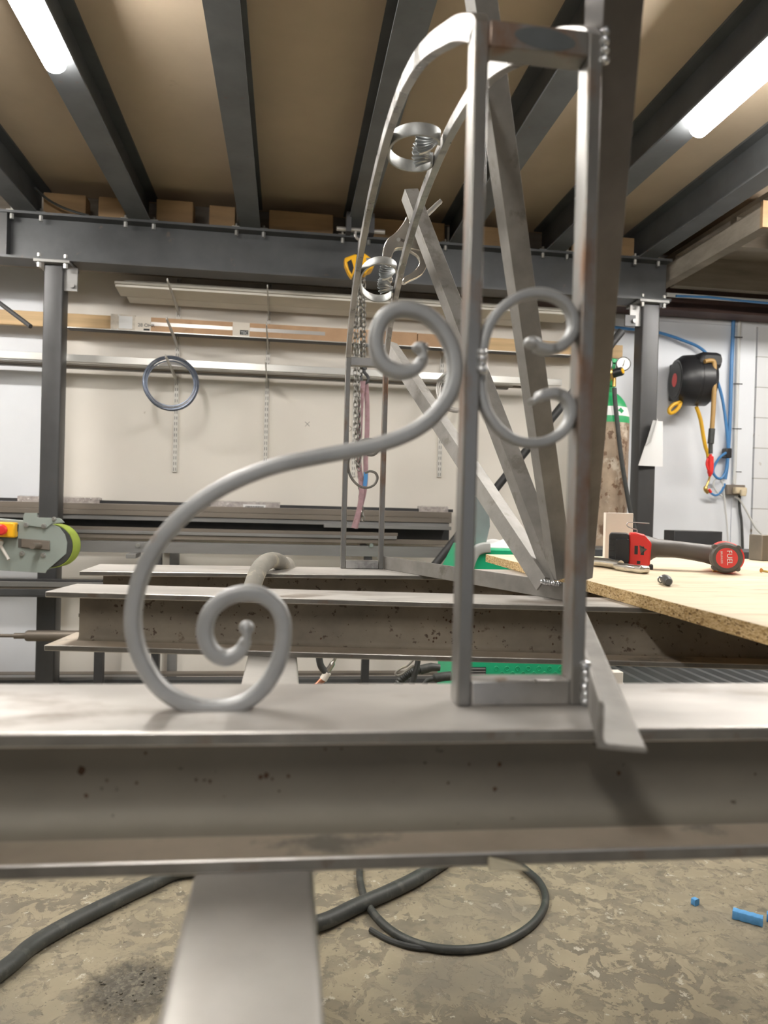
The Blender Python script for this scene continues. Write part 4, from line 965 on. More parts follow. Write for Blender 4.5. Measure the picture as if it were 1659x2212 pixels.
# pine plank with cardboard sleeves on the second row
yp = 4.17
z1 = rest(SHZ[1], yp - 0.02) - 0.003
xa_, xb_ = -2.6, onY(1345, 770, yp).x
zt1 = onY(200, 684, yp).z; zb1 = onY(200, 715, yp).z
tag(obj('pine_plank', MB().box((xa_, yp, z1 + 0.012), (xb_, yp + 0.028, z1 + 0.012 + (zt1 - zb1))), M['pine'], bevel=0.002), 'long pine plank lying on edge across the second row of brackets', 'plank')
hp_ = zt1 - zb1
def sleeve(px0, px1, label, mt, dz=0.0, dh=0.0, y_off=0.0, parent=None):
    x0, x1 = onY(px0, 715, yp - 0.01).x, onY(px1, 735, yp - 0.01).x
    return MB().box((x0, yp - 0.022 - y_off, z1 + 0.0125 + dz), (x1, yp - 0.0005, z1 + 0.010 + hp_ + dh))
pk = thing('packed_moulding', 'long moulding in a cardboard sleeve and clear tape lying along the pine plank', 'package', (onY(300, 715, yp).x, yp, z1 + 0.012))
obj('sleeve', sleeve(325, 900, '', 'card'), M['card'], pk)
obj('tape_wrap', sleeve(240, 292, '', 'tape', y_off=0.003, dh=0.006), M['tape'], pk)
obj('paper_label', sleeve(290, 326, '', 'label', y_off=0.0015), M['label'], pk)
obj('white_label', MB().box((onY(259, 700, yp).x, yp - 0.0262, z1 + 0.018), (onY(288, 700, yp).x, yp - 0.0255, z1 + 0.008 + hp_)), M['paper'], pk)
obj('tape_band', sleeve(503, 539, '', 'tape', y_off=0.002), M['label'], pk)
def rope(px0, px1):
    m = MB(); x0, x1 = onY(px0, 715, yp).x, onY(px1, 715, yp).x; zc = z1 + 0.012 + hp_ * 0.52
    m.box((x0, yp - 0.0235, zc - 0.010), (x1, yp - 0.0221, zc + 0.010))
    return m
obj('window_strip', rope(327, 503), M['silverwire'], pk)
obj('window_strip', rope(540, 702), M['silverwire'], pk)
TF = lambda px, py, yy: frame(onY(px, py, yy), (1, 0, 0), (0, 0, 1), (0, -1, 0))
text_obj('lettering', '28 OHR', 0.026, TF(316, 703, yp - 0.0243), M['ink'], pk)
obj('black_strip', MB().box((onY(312, 712, yp).x, yp - 0.0243, onY(312, 716, yp).z), (onY(325, 712, yp).x, yp - 0.0237, onY(312, 712, yp).z)), M['ink'], pk)
obj('black_patch', MB().box((onY(519, 716, yp).x, yp - 0.0249, onY(519, 725, yp).z), (onY(537, 716, yp).x, yp - 0.0242, onY(519, 715, yp).z)), M['ink'], pk)
text_obj('lettering', 'TEC', 0.022, TF(528, 719.5, yp - 0.0252), M['text'], pk)
pk2 = tag(obj('cardboard_sleeve', MB().box((onY(902, 715, yp).x, yp - 0.020, z1 + 0.0125), (onY(1010, 740, yp).x, yp - 0.0005, z1 + 0.008 + hp_)), M['card']), 'plain brown cardboard sleeve on the plank just left of the arch post', 'package')
z_ = rest(SHZ[1], 4.15)
m_ = MB(); m_.box((onY(145, 723, 4.15).x, 4.15, z_ + 0.0005), (onY(1235, 740, 4.15).x, 4.205, z_ + 0.0075)); tag(obj('flat_bar', m_, M['rackdark']), 'thin dark flat bar under the pine plank on the second brackets', 'bar')
z_ = rest(SHZ[1], 4.132)
m_ = MB(); m_.box((onY(145, 723, 4.132).x, 4.132, z_ + 0.0005), (onY(1235, 740, 4.132).x, 4.147, z_ + 0.0035)); tag(obj('flat_bar', m_, M['alu']), 'pale thin strip in front of the dark flat bar on the second brackets', 'bar')
# aluminium lengths on the third row
def lbar(px0, px1, y0, y1, h, label, mt):
    z = rest(SHZ[2], y0) + 0.0005; m = MB(); m.box((onY(px0, 790, y0).x, y0, z), (onY(px1, 790, y0).x, y1, z + h)); return tag(obj('metal_bar', m, M[mt], bevel=0.001), label, 'bar', 'metal lengths on the third brackets')
lbar(-250, 1215, 4.09, 4.13, 0.037, 'bright aluminium box length in front on the third row of brackets', 'alu')
lbar(-200, 1110, 4.145, 4.165, 0.008, 'pale thin strip just behind the bright aluminium box length', 'alu')
lbar(-300, 1130, 4.17, 4.20, 0.012, 'brown thin strip in the middle of the third row of brackets', 'rackbar')
lbar(-200, 1100, 4.21, 4.25, 0.010, 'dark thin strip against the wall on the third row of brackets', 'rackgrey')
# wire coils hanging on bracket ends
def coil(c, r, tilt, n, mt, label, wr=0.0032):
    t = MB(); rs = random.Random(5)
    ex_ = V3((math.cos(tilt), math.sin(tilt), 0))
    for k in range(n):
        dr = (rs.random() - .5) * 0.022; dy = (rs.random() - .5) * 0.022; dz = (rs.random() - .5) * 0.010; ph = rs.random() * 6
        t.tube([c + ex_ * ((r + dr) * math.cos(a)) + V3((0, dy + 0.006 * math.sin(a + ph), dz + (r + dr) * 1.0 * math.sin(a))) for a in [2 * math.pi * q / 56 for q in range(56)]], wr, 6, closed=True)
    o = tag(obj('wire_coil', t, M[mt]), label, 'wire coil'); return o
c_ = onY(369, 829, 4.03); r1 = abs(onY(369, 772, 4.03).z - onY(369, 886, 4.03).z) / 2
coil(c_ + V3((0, 0, 0.002)), r1 - 0.008, 0.12, 8, 'coil', 'blue-grey wire coil hanging on the left wall bracket', 0.0036)
c_ = onY(985, 845, 4.03); coil(c_, 0.105, 0.12, 5, 'silverwire', 'silver wire coil hanging behind the arch scroll')
m_ = MB()
for c_, s_ in (((664, 916), 5), ((761, 926), 6)):
    for d_ in ((1, 1), (1, -1)):
        a_, b_ = onY(c_[0] - s_ * d_[0], c_[1] - s_ * d_[1], WY - 0.0008), onY(c_[0] + s_ * d_[0], c_[1] + s_ * d_[1], WY - 0.0008)
        m_.tube([a_, b_], 0.0016, 5)
pm = obj('pencil_cross', m_, M['pencil']); tag(pm, 'pencil crosses marked on the cream wall board', 'mark')

# ------------------------------------------------------------------ stock rack low on the back wall
RY = 3.99
rk = thing('stock_rack', 'steel stock rack with a bolted front rail along the back wall', 'rack', (0.2, RY + 0.1, 0))
def zpx(px, py, y): return onY(px, py, y).z
zr0, zr1 = zpx(600, 1199, RY), zpx(600, 1176, RY)
xr0, xr1 = onY(150, 1180, RY).x, onY(1062, 1180, RY).x
m_ = MB(); m_.box((xr0 - 0.6, RY, zr0), (xr1, RY + 0.006, zr1)); m_.box((xr0 - 0.6, RY + 0.006, zr1 - 0.006), (xr1, RY + 0.06, zr1)); obj('front_rail', m_, M['rackgrey'], rk, bevel=0.001)
for px in (298, 802):
    c_ = onY(px, 1178, RY); m_ = MB(); m_.cyl(c_ - V3((0, 0.010, 0)), c_, 0.011, 8); obj('rail_bolt', m_, M['zinc'], rk)
zpost = zr0
for px in (341, 795, 1030):
    x = onY(px, 1200, RY + 0.03).x
    obj('rack_post', MB().box((x - 0.02, RY + 0.0065, 0), (x + 0.02, RY + 0.06, zpost + 0.05)), M['rackdark'], rk, bevel=0.002)
    for dz in (0.0, -0.21):
        obj('rack_arm', MB().box((x - 0.018, RY + 0.0605, zr1 - 0.05 + dz), (x + 0.018, WY - 0.0005, zr1 - 0.0065 + dz)), M['rackdark'], rk)
x = onY(286, 1193, RY - 0.05).x; obj('arm_stub', MB().box((x - 0.024, RY - 0.09, zr0 - 0.024), (x + 0.024, RY + 0.06, zr0 - 0.0003)), M['rackgrey'], rk, bevel=0.002)
x = onY(377, 1200, WY - 0.02).x; obj('wall_post', MB().box((x - 0.025, WY - 0.03, 0), (x + 0.025, WY - 0.0005, zr0 + 0.02)), M['rackgrey'], rk)
# stock lengths: (px left, px right, y top at px 600, y bottom, plane Y, depth, material, label)
stock = [
    (-260, 978, 1090.5, 1097, 4.20, 0.05, 'rackdark', 'dark purple bar topmost at the back of the rack'),
    (-260, 975, 1097.5, 1110, 4.13, 0.06, 'rackbar', 'brown box length just below the topmost bar'),
    (-260, 975, 1110.5, 1121, 4.11, 0.06, 'rackbar', 'brown box length third from the top of the rack'),
    (-260, 970, 1121.5, 1131, 4.12, 0.05, 'rackgrey', 'dull grey bar above the dark gap in the rack'),
    (-260, 860, 1146, 1153, 4.03, 0.03, 'rackbar', 'brown bar above the front lengths, its cut end in view'),
    (-260, 858, 1153.3, 1160, 4.01, 0.05, 'rackgrey', 'grey box length in front with its cut end left of the arch'),
    (-260, 1050, 1160.3, 1170, 4.02, 0.05, 'rackbar', 'brown channel lying on top of the rack rail'),
]
base = zr1
for i, (p0_, p1_, ya, yb, yy, dp, mt, lab) in enumerate(stock):
    z_a, z_b = zpx(600, ya, yy), zpx(600, yb, yy)
    m_ = MB(); m_.box((onY(p0_, 1140, yy).x, yy, z_b), (onY(p1_, 1140, yy).x, yy + dp, z_a))
    tag(obj('stock_bar', m_, M[mt], bevel=0.0015), lab, 'bar', 'steel lengths in the wall rack')
# black strip put behind the gap to stand for its shade
tag(obj('stock_bar', MB().box((onY(-200, 1140, 4.2).x, 4.22, zpx(600, 1160, 4.22)), (onY(972, 1140, 4.2).x, 4.29, zpx(600, 1131.5, 4.22))), M['rackdark']), 'black strip put in as the shade of the gap in the rack', 'bar', 'steel lengths in the wall rack')
m_ = MB(); ya_ = zpx(600, 1129.5, 4.06); m_.box((onY(700, 1140, 4.06).x, 4.06, zpx(600, 1137, 4.06)), (onY(975, 1140, 4.06).x, 4.11, ya_)); tag(obj('stock_bar', m_, M['rackgrey'], bevel=0.001), 'short grey tube end in the dark gap beside the arch', 'bar', 'steel lengths in the wall rack')
def wrap(px0, px1, label, y=4.195):
    za, zb_ = zpx(600, 1087, y), zpx(600, 1098, y)
    m = MB(); x0, x1 = onY(px0, 1090, y).x, onY(px1, 1090, y).x; n = 24; rings = []
    for i in range(n + 1):
        x_ = x0 + (x1 - x0) * i / n; k = 1 + 0.12 * noise.noise(V3((i * 0.9, px0, 0)))
        rings.append([V3((x_, y - 0.006 * k + a_[0], (za + zb_) / 2 + a_[1] * k)) for a_ in ((0, -0.012), (0.06, -0.012), (0.06, 0.017), (0.03, 0.021), (0, 0.016))])
    m.loft(rings); return tag(obj('plastic_wrap', m, M['film'], sharp=20), label, 'wrapping', 'clear plastic wrapped round the top bar')
wrap(38, 215, 'clear plastic wrap bunched round the top bar behind the left column')
wrap(455, 605, 'clear plastic wrap with a bar-code label in the middle of the top bar')
wrap(905, 968, 'clear plastic wrap on the top bar just left of the arch post')
m_ = MB(); y_ = 4.185; m_.box((onY(525, 1090, y_).x, y_, zpx(550, 1101, y_)), (onY(574, 1090, y_).x, y_ + 0.0012, zpx(550, 1090, y_)))
lb = tag(obj('barcode_label', m_, M['paper']), 'white bar-code label stuck on the plastic-wrapped top bar', 'label')
m_ = MB(); rs = random.Random(3); px_ = 530
while px_ < 569:
    wd = rs.choice((0.7, 1.2, 1.8)); m_.box((onY(px_, 1095, y_).x, y_ - 0.0008, zpx(550, 1098, y_)), (onY(px_ + wd, 1095, y_).x, y_ - 0.0001, zpx(550, 1093, y_))); px_ += wd + rs.choice((0.8, 1.3))
obj('bars', m_, M['ink'], lb)
# lower lengths at the left, in front of the column, carried on arms fixed to the column
for i, (p0_, p1_, ya, yb, yy, dp, mt, lab) in enumerate((
        (-300, 221, 1252, 1256.5, 3.76, 0.04, 'rackdark', 'black flat bar on top of the left lower stack, in front of the column'),
        (-300, 230, 1257, 1268, 3.755, 0.05, 'rackgrey', 'grey box length second in the left lower stack'),
        (-300, 225, 1268.4, 1273, 3.76, 0.05, 'rackbar', 'thin brown bar in the left lower stack'),
        (-300, 225, 1273.4, 1285, 3.755, 0.05, 'darksteel', 'blue-grey box length in the left lower stack'),
        (-300, 225, 1285.3, 1290, 3.75, 0.06, 'rackdark', 'black flat bar lowest in the left lower stack'))):
    z_a, z_b = zpx(100, ya, yy), zpx(100, yb, yy)
    m_ = MB(); m_.box((onY(p0_, 1270, yy).x, yy, z_b), (onY(p1_, 1270, yy).x, yy + dp, z_a)); tag(obj('stock_bar', m_, M[mt], bevel=0.001), lab, 'bar', 'steel lengths in the left lower stack')
zlow = zpx(100, 1290, 3.75)
sd = thing('pipe_stand', 'dark floor stand under the left lower steel lengths, mostly hidden by the middle beam', 'stand', (onY(190, 1400, 3.8).x, 3.79, 0))
for px in (215, -240):
    x = onY(px, 1400, 3.79).x
    obj('stand_post', MB().box((x - 0.02, 3.772, 0), (x + 0.02, 3.808, zlow - 0.0005)), M['rackdark'], sd)
# stepped pipe
py_ = 3.70
m_ = MB(); a_ = onY(-80, 1373, py_); zc = a_.z
def PX(px): return onY(px, 1373, py_).x
m_.lathe([(0.001, 0), (0.008, 0), (0.008, PX(30) - a_.x), (0.014, PX(31) - a_.x), (0.014, PX(55) - a_.x), (0.022, PX(56) - a_.x), (0.026, PX(60) - a_.x), (0.026, PX(290) - a_.x), (0.001, PX(290) - a_.x)], (a_.x, py_, zc), (1, 0, 0), 18)
tag(obj('stepped_pipe', m_, M['rackbar']), 'dark stepped pipe end pointing left below the middle beam', 'pipe')
x = onY(215, 1400, py_).x; tag(obj('pipe_rest', MB().box((x - 0.02, 3.68, 0), (x + 0.02, 3.72, zc - 0.0262)), M['rackdark']), 'dark upright rest under the stepped pipe', 'stand')
# lengths lying near the floor along the wall
low = [(-300, 1010, 1455, 1461, 4.16, 0.06, 'rackbar', 'brown length lying low along the wall, uppermost'), (-300, 312, 1462, 1468, 4.085, 0.06, 'rackgrey', 'pale grey length lying low at the left, short end showing'),
       (-300, 1010, 1468.5, 1480, 4.075, 0.07, 'darksteel', 'blue-grey length lying lowest along the wall')]
for p0_, p1_, ya, yb, yy, dp, mt, lab in low:
    z_a, z_b = zpx(400, ya, yy), zpx(400, yb, yy)
    m_ = MB(); m_.box((onY(p0_, 1465, yy).x, yy, z_b), (onY(p1_, 1465, yy).x, yy + dp, z_a)); tag(obj('stock_bar', m_, M[mt], bevel=0.001), lab, 'bar', 'steel lengths lying low along the wall')
zz = zpx(400, 1480, 4.075)
for px, lab in ((250, 'wooden bearer under the low steel lengths at the left'), (800, 'wooden bearer under the low steel lengths beside the green machine')):
    x = onY(px, 1480, 4.0).x; tag(obj('floor_bearer', MB().box((x - 0.04, 4.06, 0), (x + 0.04, 4.24, max(zz - 0.0005, 0.02))), M['oldtimber']), lab, 'bearer')
# dark grating and white block seen under the chipboard
gx0, gx1 = onY(1362, 1470, 2.5).x, onY(1850, 1470, 2.5).x
gz = onY(1500, 1470, 2.5).z
gr = thing('steel_grating', 'black steel bar grating seen between the beams under the chipboard', 'grating', ((gx0 + gx1) / 2, 2.55, 0))
m_ = MB(); m_.box((gx0, 2.40, gz - 0.04), (gx1, 2.415, gz)); m_.box((gx0, 2.80, gz - 0.04), (gx1, 2.815, gz)); obj('rim', m_, M['rackdark'], gr)
for k in range(14):
    x = gx0 + 0.02 + (gx1 - gx0 - 0.05) * k / 13
    m_ = MB(); m_.prism([(0, 0), (0.02, 0), (0.045, 0.025), (0.025, 0.025)], (x, 2.4155, gz - 0.03), (1, 0, 0), (0, 0, 1), (0, 0.384, 0)); obj('grating_bar', m_, M['darksteel'], gr)
for xx in (gx0 + 0.02, gx1 - 0.05):
    for yy in (2.40, 2.785): obj('leg', MB().box((xx, yy + 0.0005, 0), (xx + 0.03, yy + 0.03, gz - 0.0405)), M['rackdark'], gr)
u0, u1 = onY(1316, 1460, 2.33), onY(1346, 1478, 2.33)
wb_ = MB().box((u0.x, 2.33, 0), (u1.x, 2.37, u0.z + 0.012)); tag(obj('timber_offcut', wb_, M['pvc'], bevel=0.002), 'pale upright offcut seen just right of the arch post below the middle beam', 'offcut')

# ------------------------------------------------------------------ chain hoist
HY = 3.62
hc_ = onY(778, 575, HY)
ho = thing('chain_hoist', 'yellow chain hoist hanging from a ceiling joist behind the arch', 'hoist', hc_)
bx = MB(); a_, b_ = onY(727, 507, HY), onY(831, 514, HY)
bx.cyl((a_.x, HY, 2.44), (b_.x, HY, 2.44), 0.011, 12); bar_ = obj('clamp_bar', bx, M['silverwire'], ho)
for s in (-1, 1):
    m_ = MB(); x = 0.327 + s * 0.056
    m_.prism([(x - 0.012, 2.42), (x + 0.012, 2.42), (x + 0.012, 2.515), (x - s * 0.03 + 0.0, 2.515), (x - s * 0.03, 2.5005), (x - 0.012 if s > 0 else x + 0.012, 2.5005), (x - 0.012, 2.46)] if s > 0 else [(x + 0.012, 2.42), (x - 0.012, 2.42), (x - 0.012, 2.515), (x + 0.03, 2.515), (x + 0.03, 2.5005), (x + 0.012, 2.5005)], (0, HY - 0.03, 0), (1, 0, 0), (0, 0, 1), (0, 0.06, 0))
    obj('clamp_cheek', m_, M['rackdark'], ho)
m_ = MB(); m_.tube([V3((0.327 + 0.022 * math.cos(2 * math.pi * k / 16), HY, 2.42 + 0.026 * math.sin(2 * math.pi * k / 16))) for k in range(16)], 0.007, 8, closed=True)
m_.cyl((0.327, HY, 2.39), (0.327, HY, hc_.z + 0.07), 0.008, 8); obj('suspension_eye', m_, M['silverwire'], ho)
def hp2(px, py, d=0.0): return onY(px, py, HY + d)
def hslab(pts, y0, y1):
    P = [onY(px, py, HY + y0) for px, py in pts]; m = MB(); m.loft([P, [p + V3((0, y1 - y0, 0)) for p in P]]); return m
hb = obj('wheel_guard', hslab([(744, 557), (767, 548), (775, 551), (772, 570), (766, 585), (760, 600), (752, 588), (745, 572)], -0.06, -0.01), M['yellow'], ho, bevel=0.006)
obj('guard_opening', hslab([(750, 566), (759, 560), (764, 578), (760, 592), (754, 582)], -0.0625, -0.0605), M['black'], hb)
m_ = MB(); m_.cyl(hp2(776, 570, -0.03), hp2(776, 570, 0.10), 0.050, 24); obj('body', m_, M['black'], ho)
gb = obj('gear_cover', hslab([(776, 548), (788, 546), (800, 555), (808, 562), (809, 572), (804, 580), (796, 582), (789, 592), (778, 585)], -0.05, 0.05), M['yellow'], ho, bevel=0.008)
obj('rating_plate', hslab([(791, 557), (801, 557), (807, 566), (806, 573), (799, 573), (792, 565)], -0.0535, -0.051), M['rackgrey'], gb)
def chain(path, pitch=0.026, wr=0.0032, wd=0.0085):
    """links set alternately flat and on edge along a polyline"""
    m = MB(); P = [V3(p) for p in path]; seg = []; L_ = 0
    for a_, b_ in zip(P, P[1:]): seg.append((L_, (b_ - a_).length, a_, b_)); L_ += (b_ - a_).length
    n = int(L_ / pitch)
    for k in range(n):
        s = (k + .5) * pitch
        for l0, ln, a_, b_ in seg:
            if l0 <= s <= l0 + ln: break
        t = (b_ - a_).normalized(); c = a_ + t * (s - l0)
        u = t.cross(V3((0, 1, 0.01))).normalized(); v = t.cross(u)
        u, v = (u + v * 0.6).normalized(), (v - u * 0.6).normalized()
        if k % 2: u = v
        ring_ = []
        hl = pitch * 0.62
        for q in range(12):
            a2 = 2 * math.pi * q / 12; ring_.append(c + t * (hl * math.sin(a2)) + u * (wd * math.cos(a2)))
        m.tube(ring_, wr, 5, closed=True)
    return m
obj('hand_chain', chain(pix([(764, 592), (765, 640), (767, 760), (768, 900), (770, 1000), (775, 1012), (778, 1000), (776, 900), (774, 800), (772, 700), (770, 600)], HY)), M['chain'], ho)
obj('load_chain', chain(pix([(786, 590), (787, 700), (787, 792)], HY + 0.02), 0.024, 0.0034), M['chain'], ho)
obj('slack_chain', chain(pix([(779, 590), (780, 800), (779, 900), (776, 1010), (779, 1080), (786, 1135)], HY + 0.03), 0.026, 0.0034), M['chain'], ho)
m_ = MB(); m_.cyl(hp2(787, 790, 0.02), hp2(787, 798, 0.02), 0.014, 12); hkp = spline(pix([(787, 798), (787, 804), (793, 811), (796, 818), (793, 825), (786, 828), (780, 824), (779, 816), (783, 809)], HY + 0.02), 5)
m_.tube(hkp, [0.008] * (len(hkp) - 6) + [0.0065, 0.006, 0.005, 0.004, 0.003, 0.002], 8); obj('hook', m_, M['rackdark'], ho)
# sling: a flat webbing loop on the hook
def ribbon(pts, y, w_, th=0.003):
    P = spline(pix(pts, y), 6); m = MB(); m.sweep(P, rrect(w_ / 2, th / 2, th * 0.4, 2), b=(0, 1, 0)); return m
sl = thing('lifting_sling', 'faded pink webbing sling hanging from the hoist hook', 'sling', hp2(787, 826))
obj('strap', ribbon([(784, 823), (780, 870), (777, 930), (776, 1000), (780, 1040), (781, 1065), (776, 1100), (764, 1141)], HY + 0.012, 0.026), M['pink'], sl)
obj('strap', ribbon([(790, 823), (793, 870), (793, 930), (790, 985), (790, 1030), (787, 1060), (779, 1095), (768, 1141)], HY + 0.030, 0.024), M['pink'], sl)
obj('blue_tag', ribbon([(790, 1020), (790, 1032), (788, 1050)], HY + 0.002, 0.020), M['bluehose'], sl, label='small blue tag')

# ------------------------------------------------------------------ belt grinder at the left edge
GY = 3.20
gr_ = thing('belt_grinder', 'grey-green belt grinder with a lime green belt at the left edge', 'machine', onY(60, 1235, GY))
def gslab(pts, y0, y1):
    P = [onY(px, py, GY + y0) for px, py in pts]; m = MB(); m.loft([P, [p + V3((0, y1 - y0, 0)) for p in P]]); return m
body = [(-330, 1090), (0, 1122), (50, 1126), (110, 1131), (128, 1139), (140, 1155), (145, 1172), (143, 1196), (101, 1232), (98, 1238), (-330, 1212)]
gb_ = obj('side_plate', gslab(body, -0.002, 0.004), M['grinder'], gr_, bevel=0.001)
obj('body_box', gslab([(-330, 1094), (0, 1124), (95, 1131), (95, 1234), (-330, 1209)], 0.005, 0.17), M['grinder'], gr_, bevel=0.002)
wc = onY(108, 1180, GY)
rw = abs(onY(114, 1133, GY).z - onY(114, 1227, GY).z) / 2
ay = V3((0.10, 1, 0)).normalized()
m_ = MB(); m_.lathe([(0.001, 0.008), (rw * 0.80, 0.008), (rw * 0.96, 0.010), (rw * 0.985, 0.016), (rw * 0.985, 0.10), (0.001, 0.10)], wc, ay, 48); obj('contact_wheel', m_, M['rubber'], gr_)
m_ = MB(); m_.lathe([(rw * 0.99, 0.014), (rw * 1.01, 0.014), (rw * 1.01, 0.092), (rw * 0.99, 0.092), (rw * 0.99, 0.014)], wc, ay, 64)
obj('abrasive_belt', m_, M['belt'], gr_)
gd = obj('belt_guard', gslab([(50, 1117), (53, 1108), (80, 1108), (80, 1118), (127, 1119), (132, 1121), (139, 1129), (112, 1131), (100, 1141), (92, 1140), (57, 1135), (50, 1132)], -0.010, -0.0025), M['grinder'], gr_, bevel=0.001)
def hexb(px, py, r, par, y=-0.010):
    c = onY(px, py, GY + y); m = MB(); m.cyl(c - V3((0, 0.003, 0)), c, r * 1.5, 18); m.cyl(c - V3((0, 0.012, 0)), c - V3((0, 0.003, 0)), r, 6); obj('bolt', m, M['zinc'], par)
for p in ((57, 1134), (95, 1136)): hexb(p[0], p[1], 0.007, gd)
for p in ((48, 1196), (94, 1199)): hexb(p[0], p[1], 0.007, gb_, -0.002)
hexb(117, 1121, 0.006, gd)
obj('slot_opening', gslab([(39, 1163), (108, 1168), (108, 1189), (39, 1183)], -0.0035, -0.0021), M['slot'], gb_)
m_ = gslab([(46, 1164), (107, 1169), (107, 1188), (46, 1182)], -0.012, -0.004); sb_ = obj('slide_block', m_, M['rackbar'], gr_, bevel=0.001)
c_ = onY(86, 1178, GY - 0.012); m_ = MB(); m_.cyl(c_, c_ + V3((-0.012, -0.055, 0)), 0.011, 14, 0.013); obj('axle_stud', m_, M['rackbar'], sb_)
eb = obj('switch_box', gslab([(-40, 1126), (32, 1129), (31, 1162), (-40, 1158)], -0.045, -0.0022), M['yellow'], gr_, bevel=0.006)
obj('switch_base', gslab([(-42, 1128), (38, 1133), (36, 1163), (-42, 1160)], -0.016, -0.0023), M['black'], gr_)
c_ = onY(5, 1144, GY - 0.045); m_ = MB(); m_.lathe([(0.001, 0), (0.012, 0), (0.012, 0.012), (0.022, 0.014), (0.022, 0.024), (0.016, 0.030), (0.001, 0.031)], c_, (0.15, -1, 0), 22); obj('stop_button', m_, M['red'], eb)
m_ = MB(); m_.cyl(onY(0, 1176, GY - 0.02), onY(19, 1209, GY - 0.05), 0.006, 10); m_.ball(onY(0, 1172, GY - 0.018), 0.014, 8); obj('clamp_lever', m_, M['bracket'], gr_)
xg = onY(-250, 1200, GY).x
obj('pedestal', MB().box((xg - 0.12, GY + 0.01, 0), (xg + 0.12, GY + 0.165, onY(-250, 1216, GY).z)), M['grinder'], gr_, bevel=0.004)

# ------------------------------------------------------------------ gas cylinder with regulator
CYY = 3.62
cc = onY(1314, 900, CYY); cr_ = onY(1355, 930, CYY).x - cc.x
zs = onY(1314, 916, CYY).z          # shoulder start
zw0, zw1, zn = onY(1314, 902, CYY).z, onY(1314, 882, CYY).z, onY(1314, 850, CYY).z
gc = thing('gas_cylinder', 'tall worn gas cylinder with a green shoulder and regulator beside the right column', 'gas cylinder', (cc.x, CYY, 0))
O_ = V3((cc.x, CYY, 0)); Z_ = V3((0, 0, 1))
m_ = MB(); m_.lathe([(0.001, 0), (cr_ * 0.95, 0), (cr_, 0.02), (cr_, zs)], O_, Z_, 40); obj('body', m_, M['cylbody'], gc)
def shp(z): # shoulder radius
    t = (z - zs) / (zn - zs); return cr_ * math.sqrt(max(0.0, 1 - (t * 0.94) ** 2)) if t > 0 else cr_
m_ = MB(); m_.lathe([(shp(zs + (zw0 - zs) * k / 4), zs + (zw0 - zs) * k / 4) for k in range(5)], O_, Z_, 40); obj('green_band', m_, M['cylgreen'], gc)
m_ = MB(); m_.lathe([(shp(zw0 + (zw1 - zw0) * k / 5) + 0.0008, zw0 + (zw1 - zw0) * k / 5) for k in range(6)], O_, Z_, 40); lb_ = obj('white_label', m_, M['paper'], gc)
c_ = V3((cc.x + 0.02, CYY - shp((zw0 + zw1) / 2) * 0.985 - 0.002, (zw0 + zw1) / 2)); e1 = V3((1, 0.2, 0.35)).normalized(); e2 = V3((-.3, 0.1, 1)).normalized()
m_ = MB(); q = 0.017
m_.add([c_ + V3((0, 0, q)), c_ + V3((-q, 0, 0)), c_ + V3((0, 0, -q)), c_ + V3((q, 0, 0))], [(0, 1, 2, 3)]); obj('hazard_diamond', m_, M['cylgreen'], lb_)
m_ = MB(); m_.lathe([(shp(zw1 + (zn - zw1) * k / 8) + 0.0, zw1 + (zn - zw1) * k / 8) for k in range(9)] + [(0.026, zn + 0.004), (0.026, zn + 0.03), (0.034, zn + 0.035), (0.034, zn + 0.06), (0.001, zn + 0.06)], O_, Z_, 40); obj('shoulder', m_, M['cylgreen'], gc)
m_ = MB(); zv = zn + 0.06; zt_ = onY(1316, 778, CYY).z
m_.box((cc.x - 0.022, CYY - 0.022, zv), (cc.x + 0.022, CYY + 0.022, zt_ - 0.02)); m_.lathe([(0.001, 0), (0.038, 0), (0.038, 0.022), (0.001, 0.022)], V3((cc.x, CYY, zt_ - 0.0195)), Z_, 16); obj('valve', m_, M['cylgreen'], gc, bevel=0.003)
rg = thing('gas_regulator', 'brass gas regulator with two round gauges on top of the green cylinder', 'regulator', onY(1318, 808, CYY - 0.03))
a_, b_ = onY(1300, 812, CYY - 0.05), onY(1326, 806, CYY - 0.09)
m_ = MB(); m_.cyl(V3((cc.x, CYY - 0.0225, a_.z)), V3((a_.x + 0.02, CYY - 0.06, a_.z)), 0.016, 12); m_.lathe([(0.001, -0.03), (0.034, -0.03), (0.038, -0.01), (0.034, 0.02), (0.020, 0.03), (0.001, 0.03)], (a_ + b_) / 2, (b_ - a_), 20); obj('body', m_, M['brass'], rg)
kd = (b_ - a_).normalized() + V3((0.3, -0.6, 0.15)); kd.normalize()
k0 = onY(1326, 807, CYY - 0.09)
m_ = MB(); m_.lathe([(0.001, -0.02), (0.020, -0.02), (0.022, 0.04), (0.020, 0.046), (0.001, 0.046)], k0, kd, 16); kn = obj('knob', m_, M['black'], rg)
m_ = MB(); m_.lathe([(0.001, 0.0462), (0.014, 0.0462), (0.013, 0.050), (0.001, 0.050)], k0, kd, 16); obj('yellow_cap', m_, M['yellow'], kn, label='bright yellow cap')
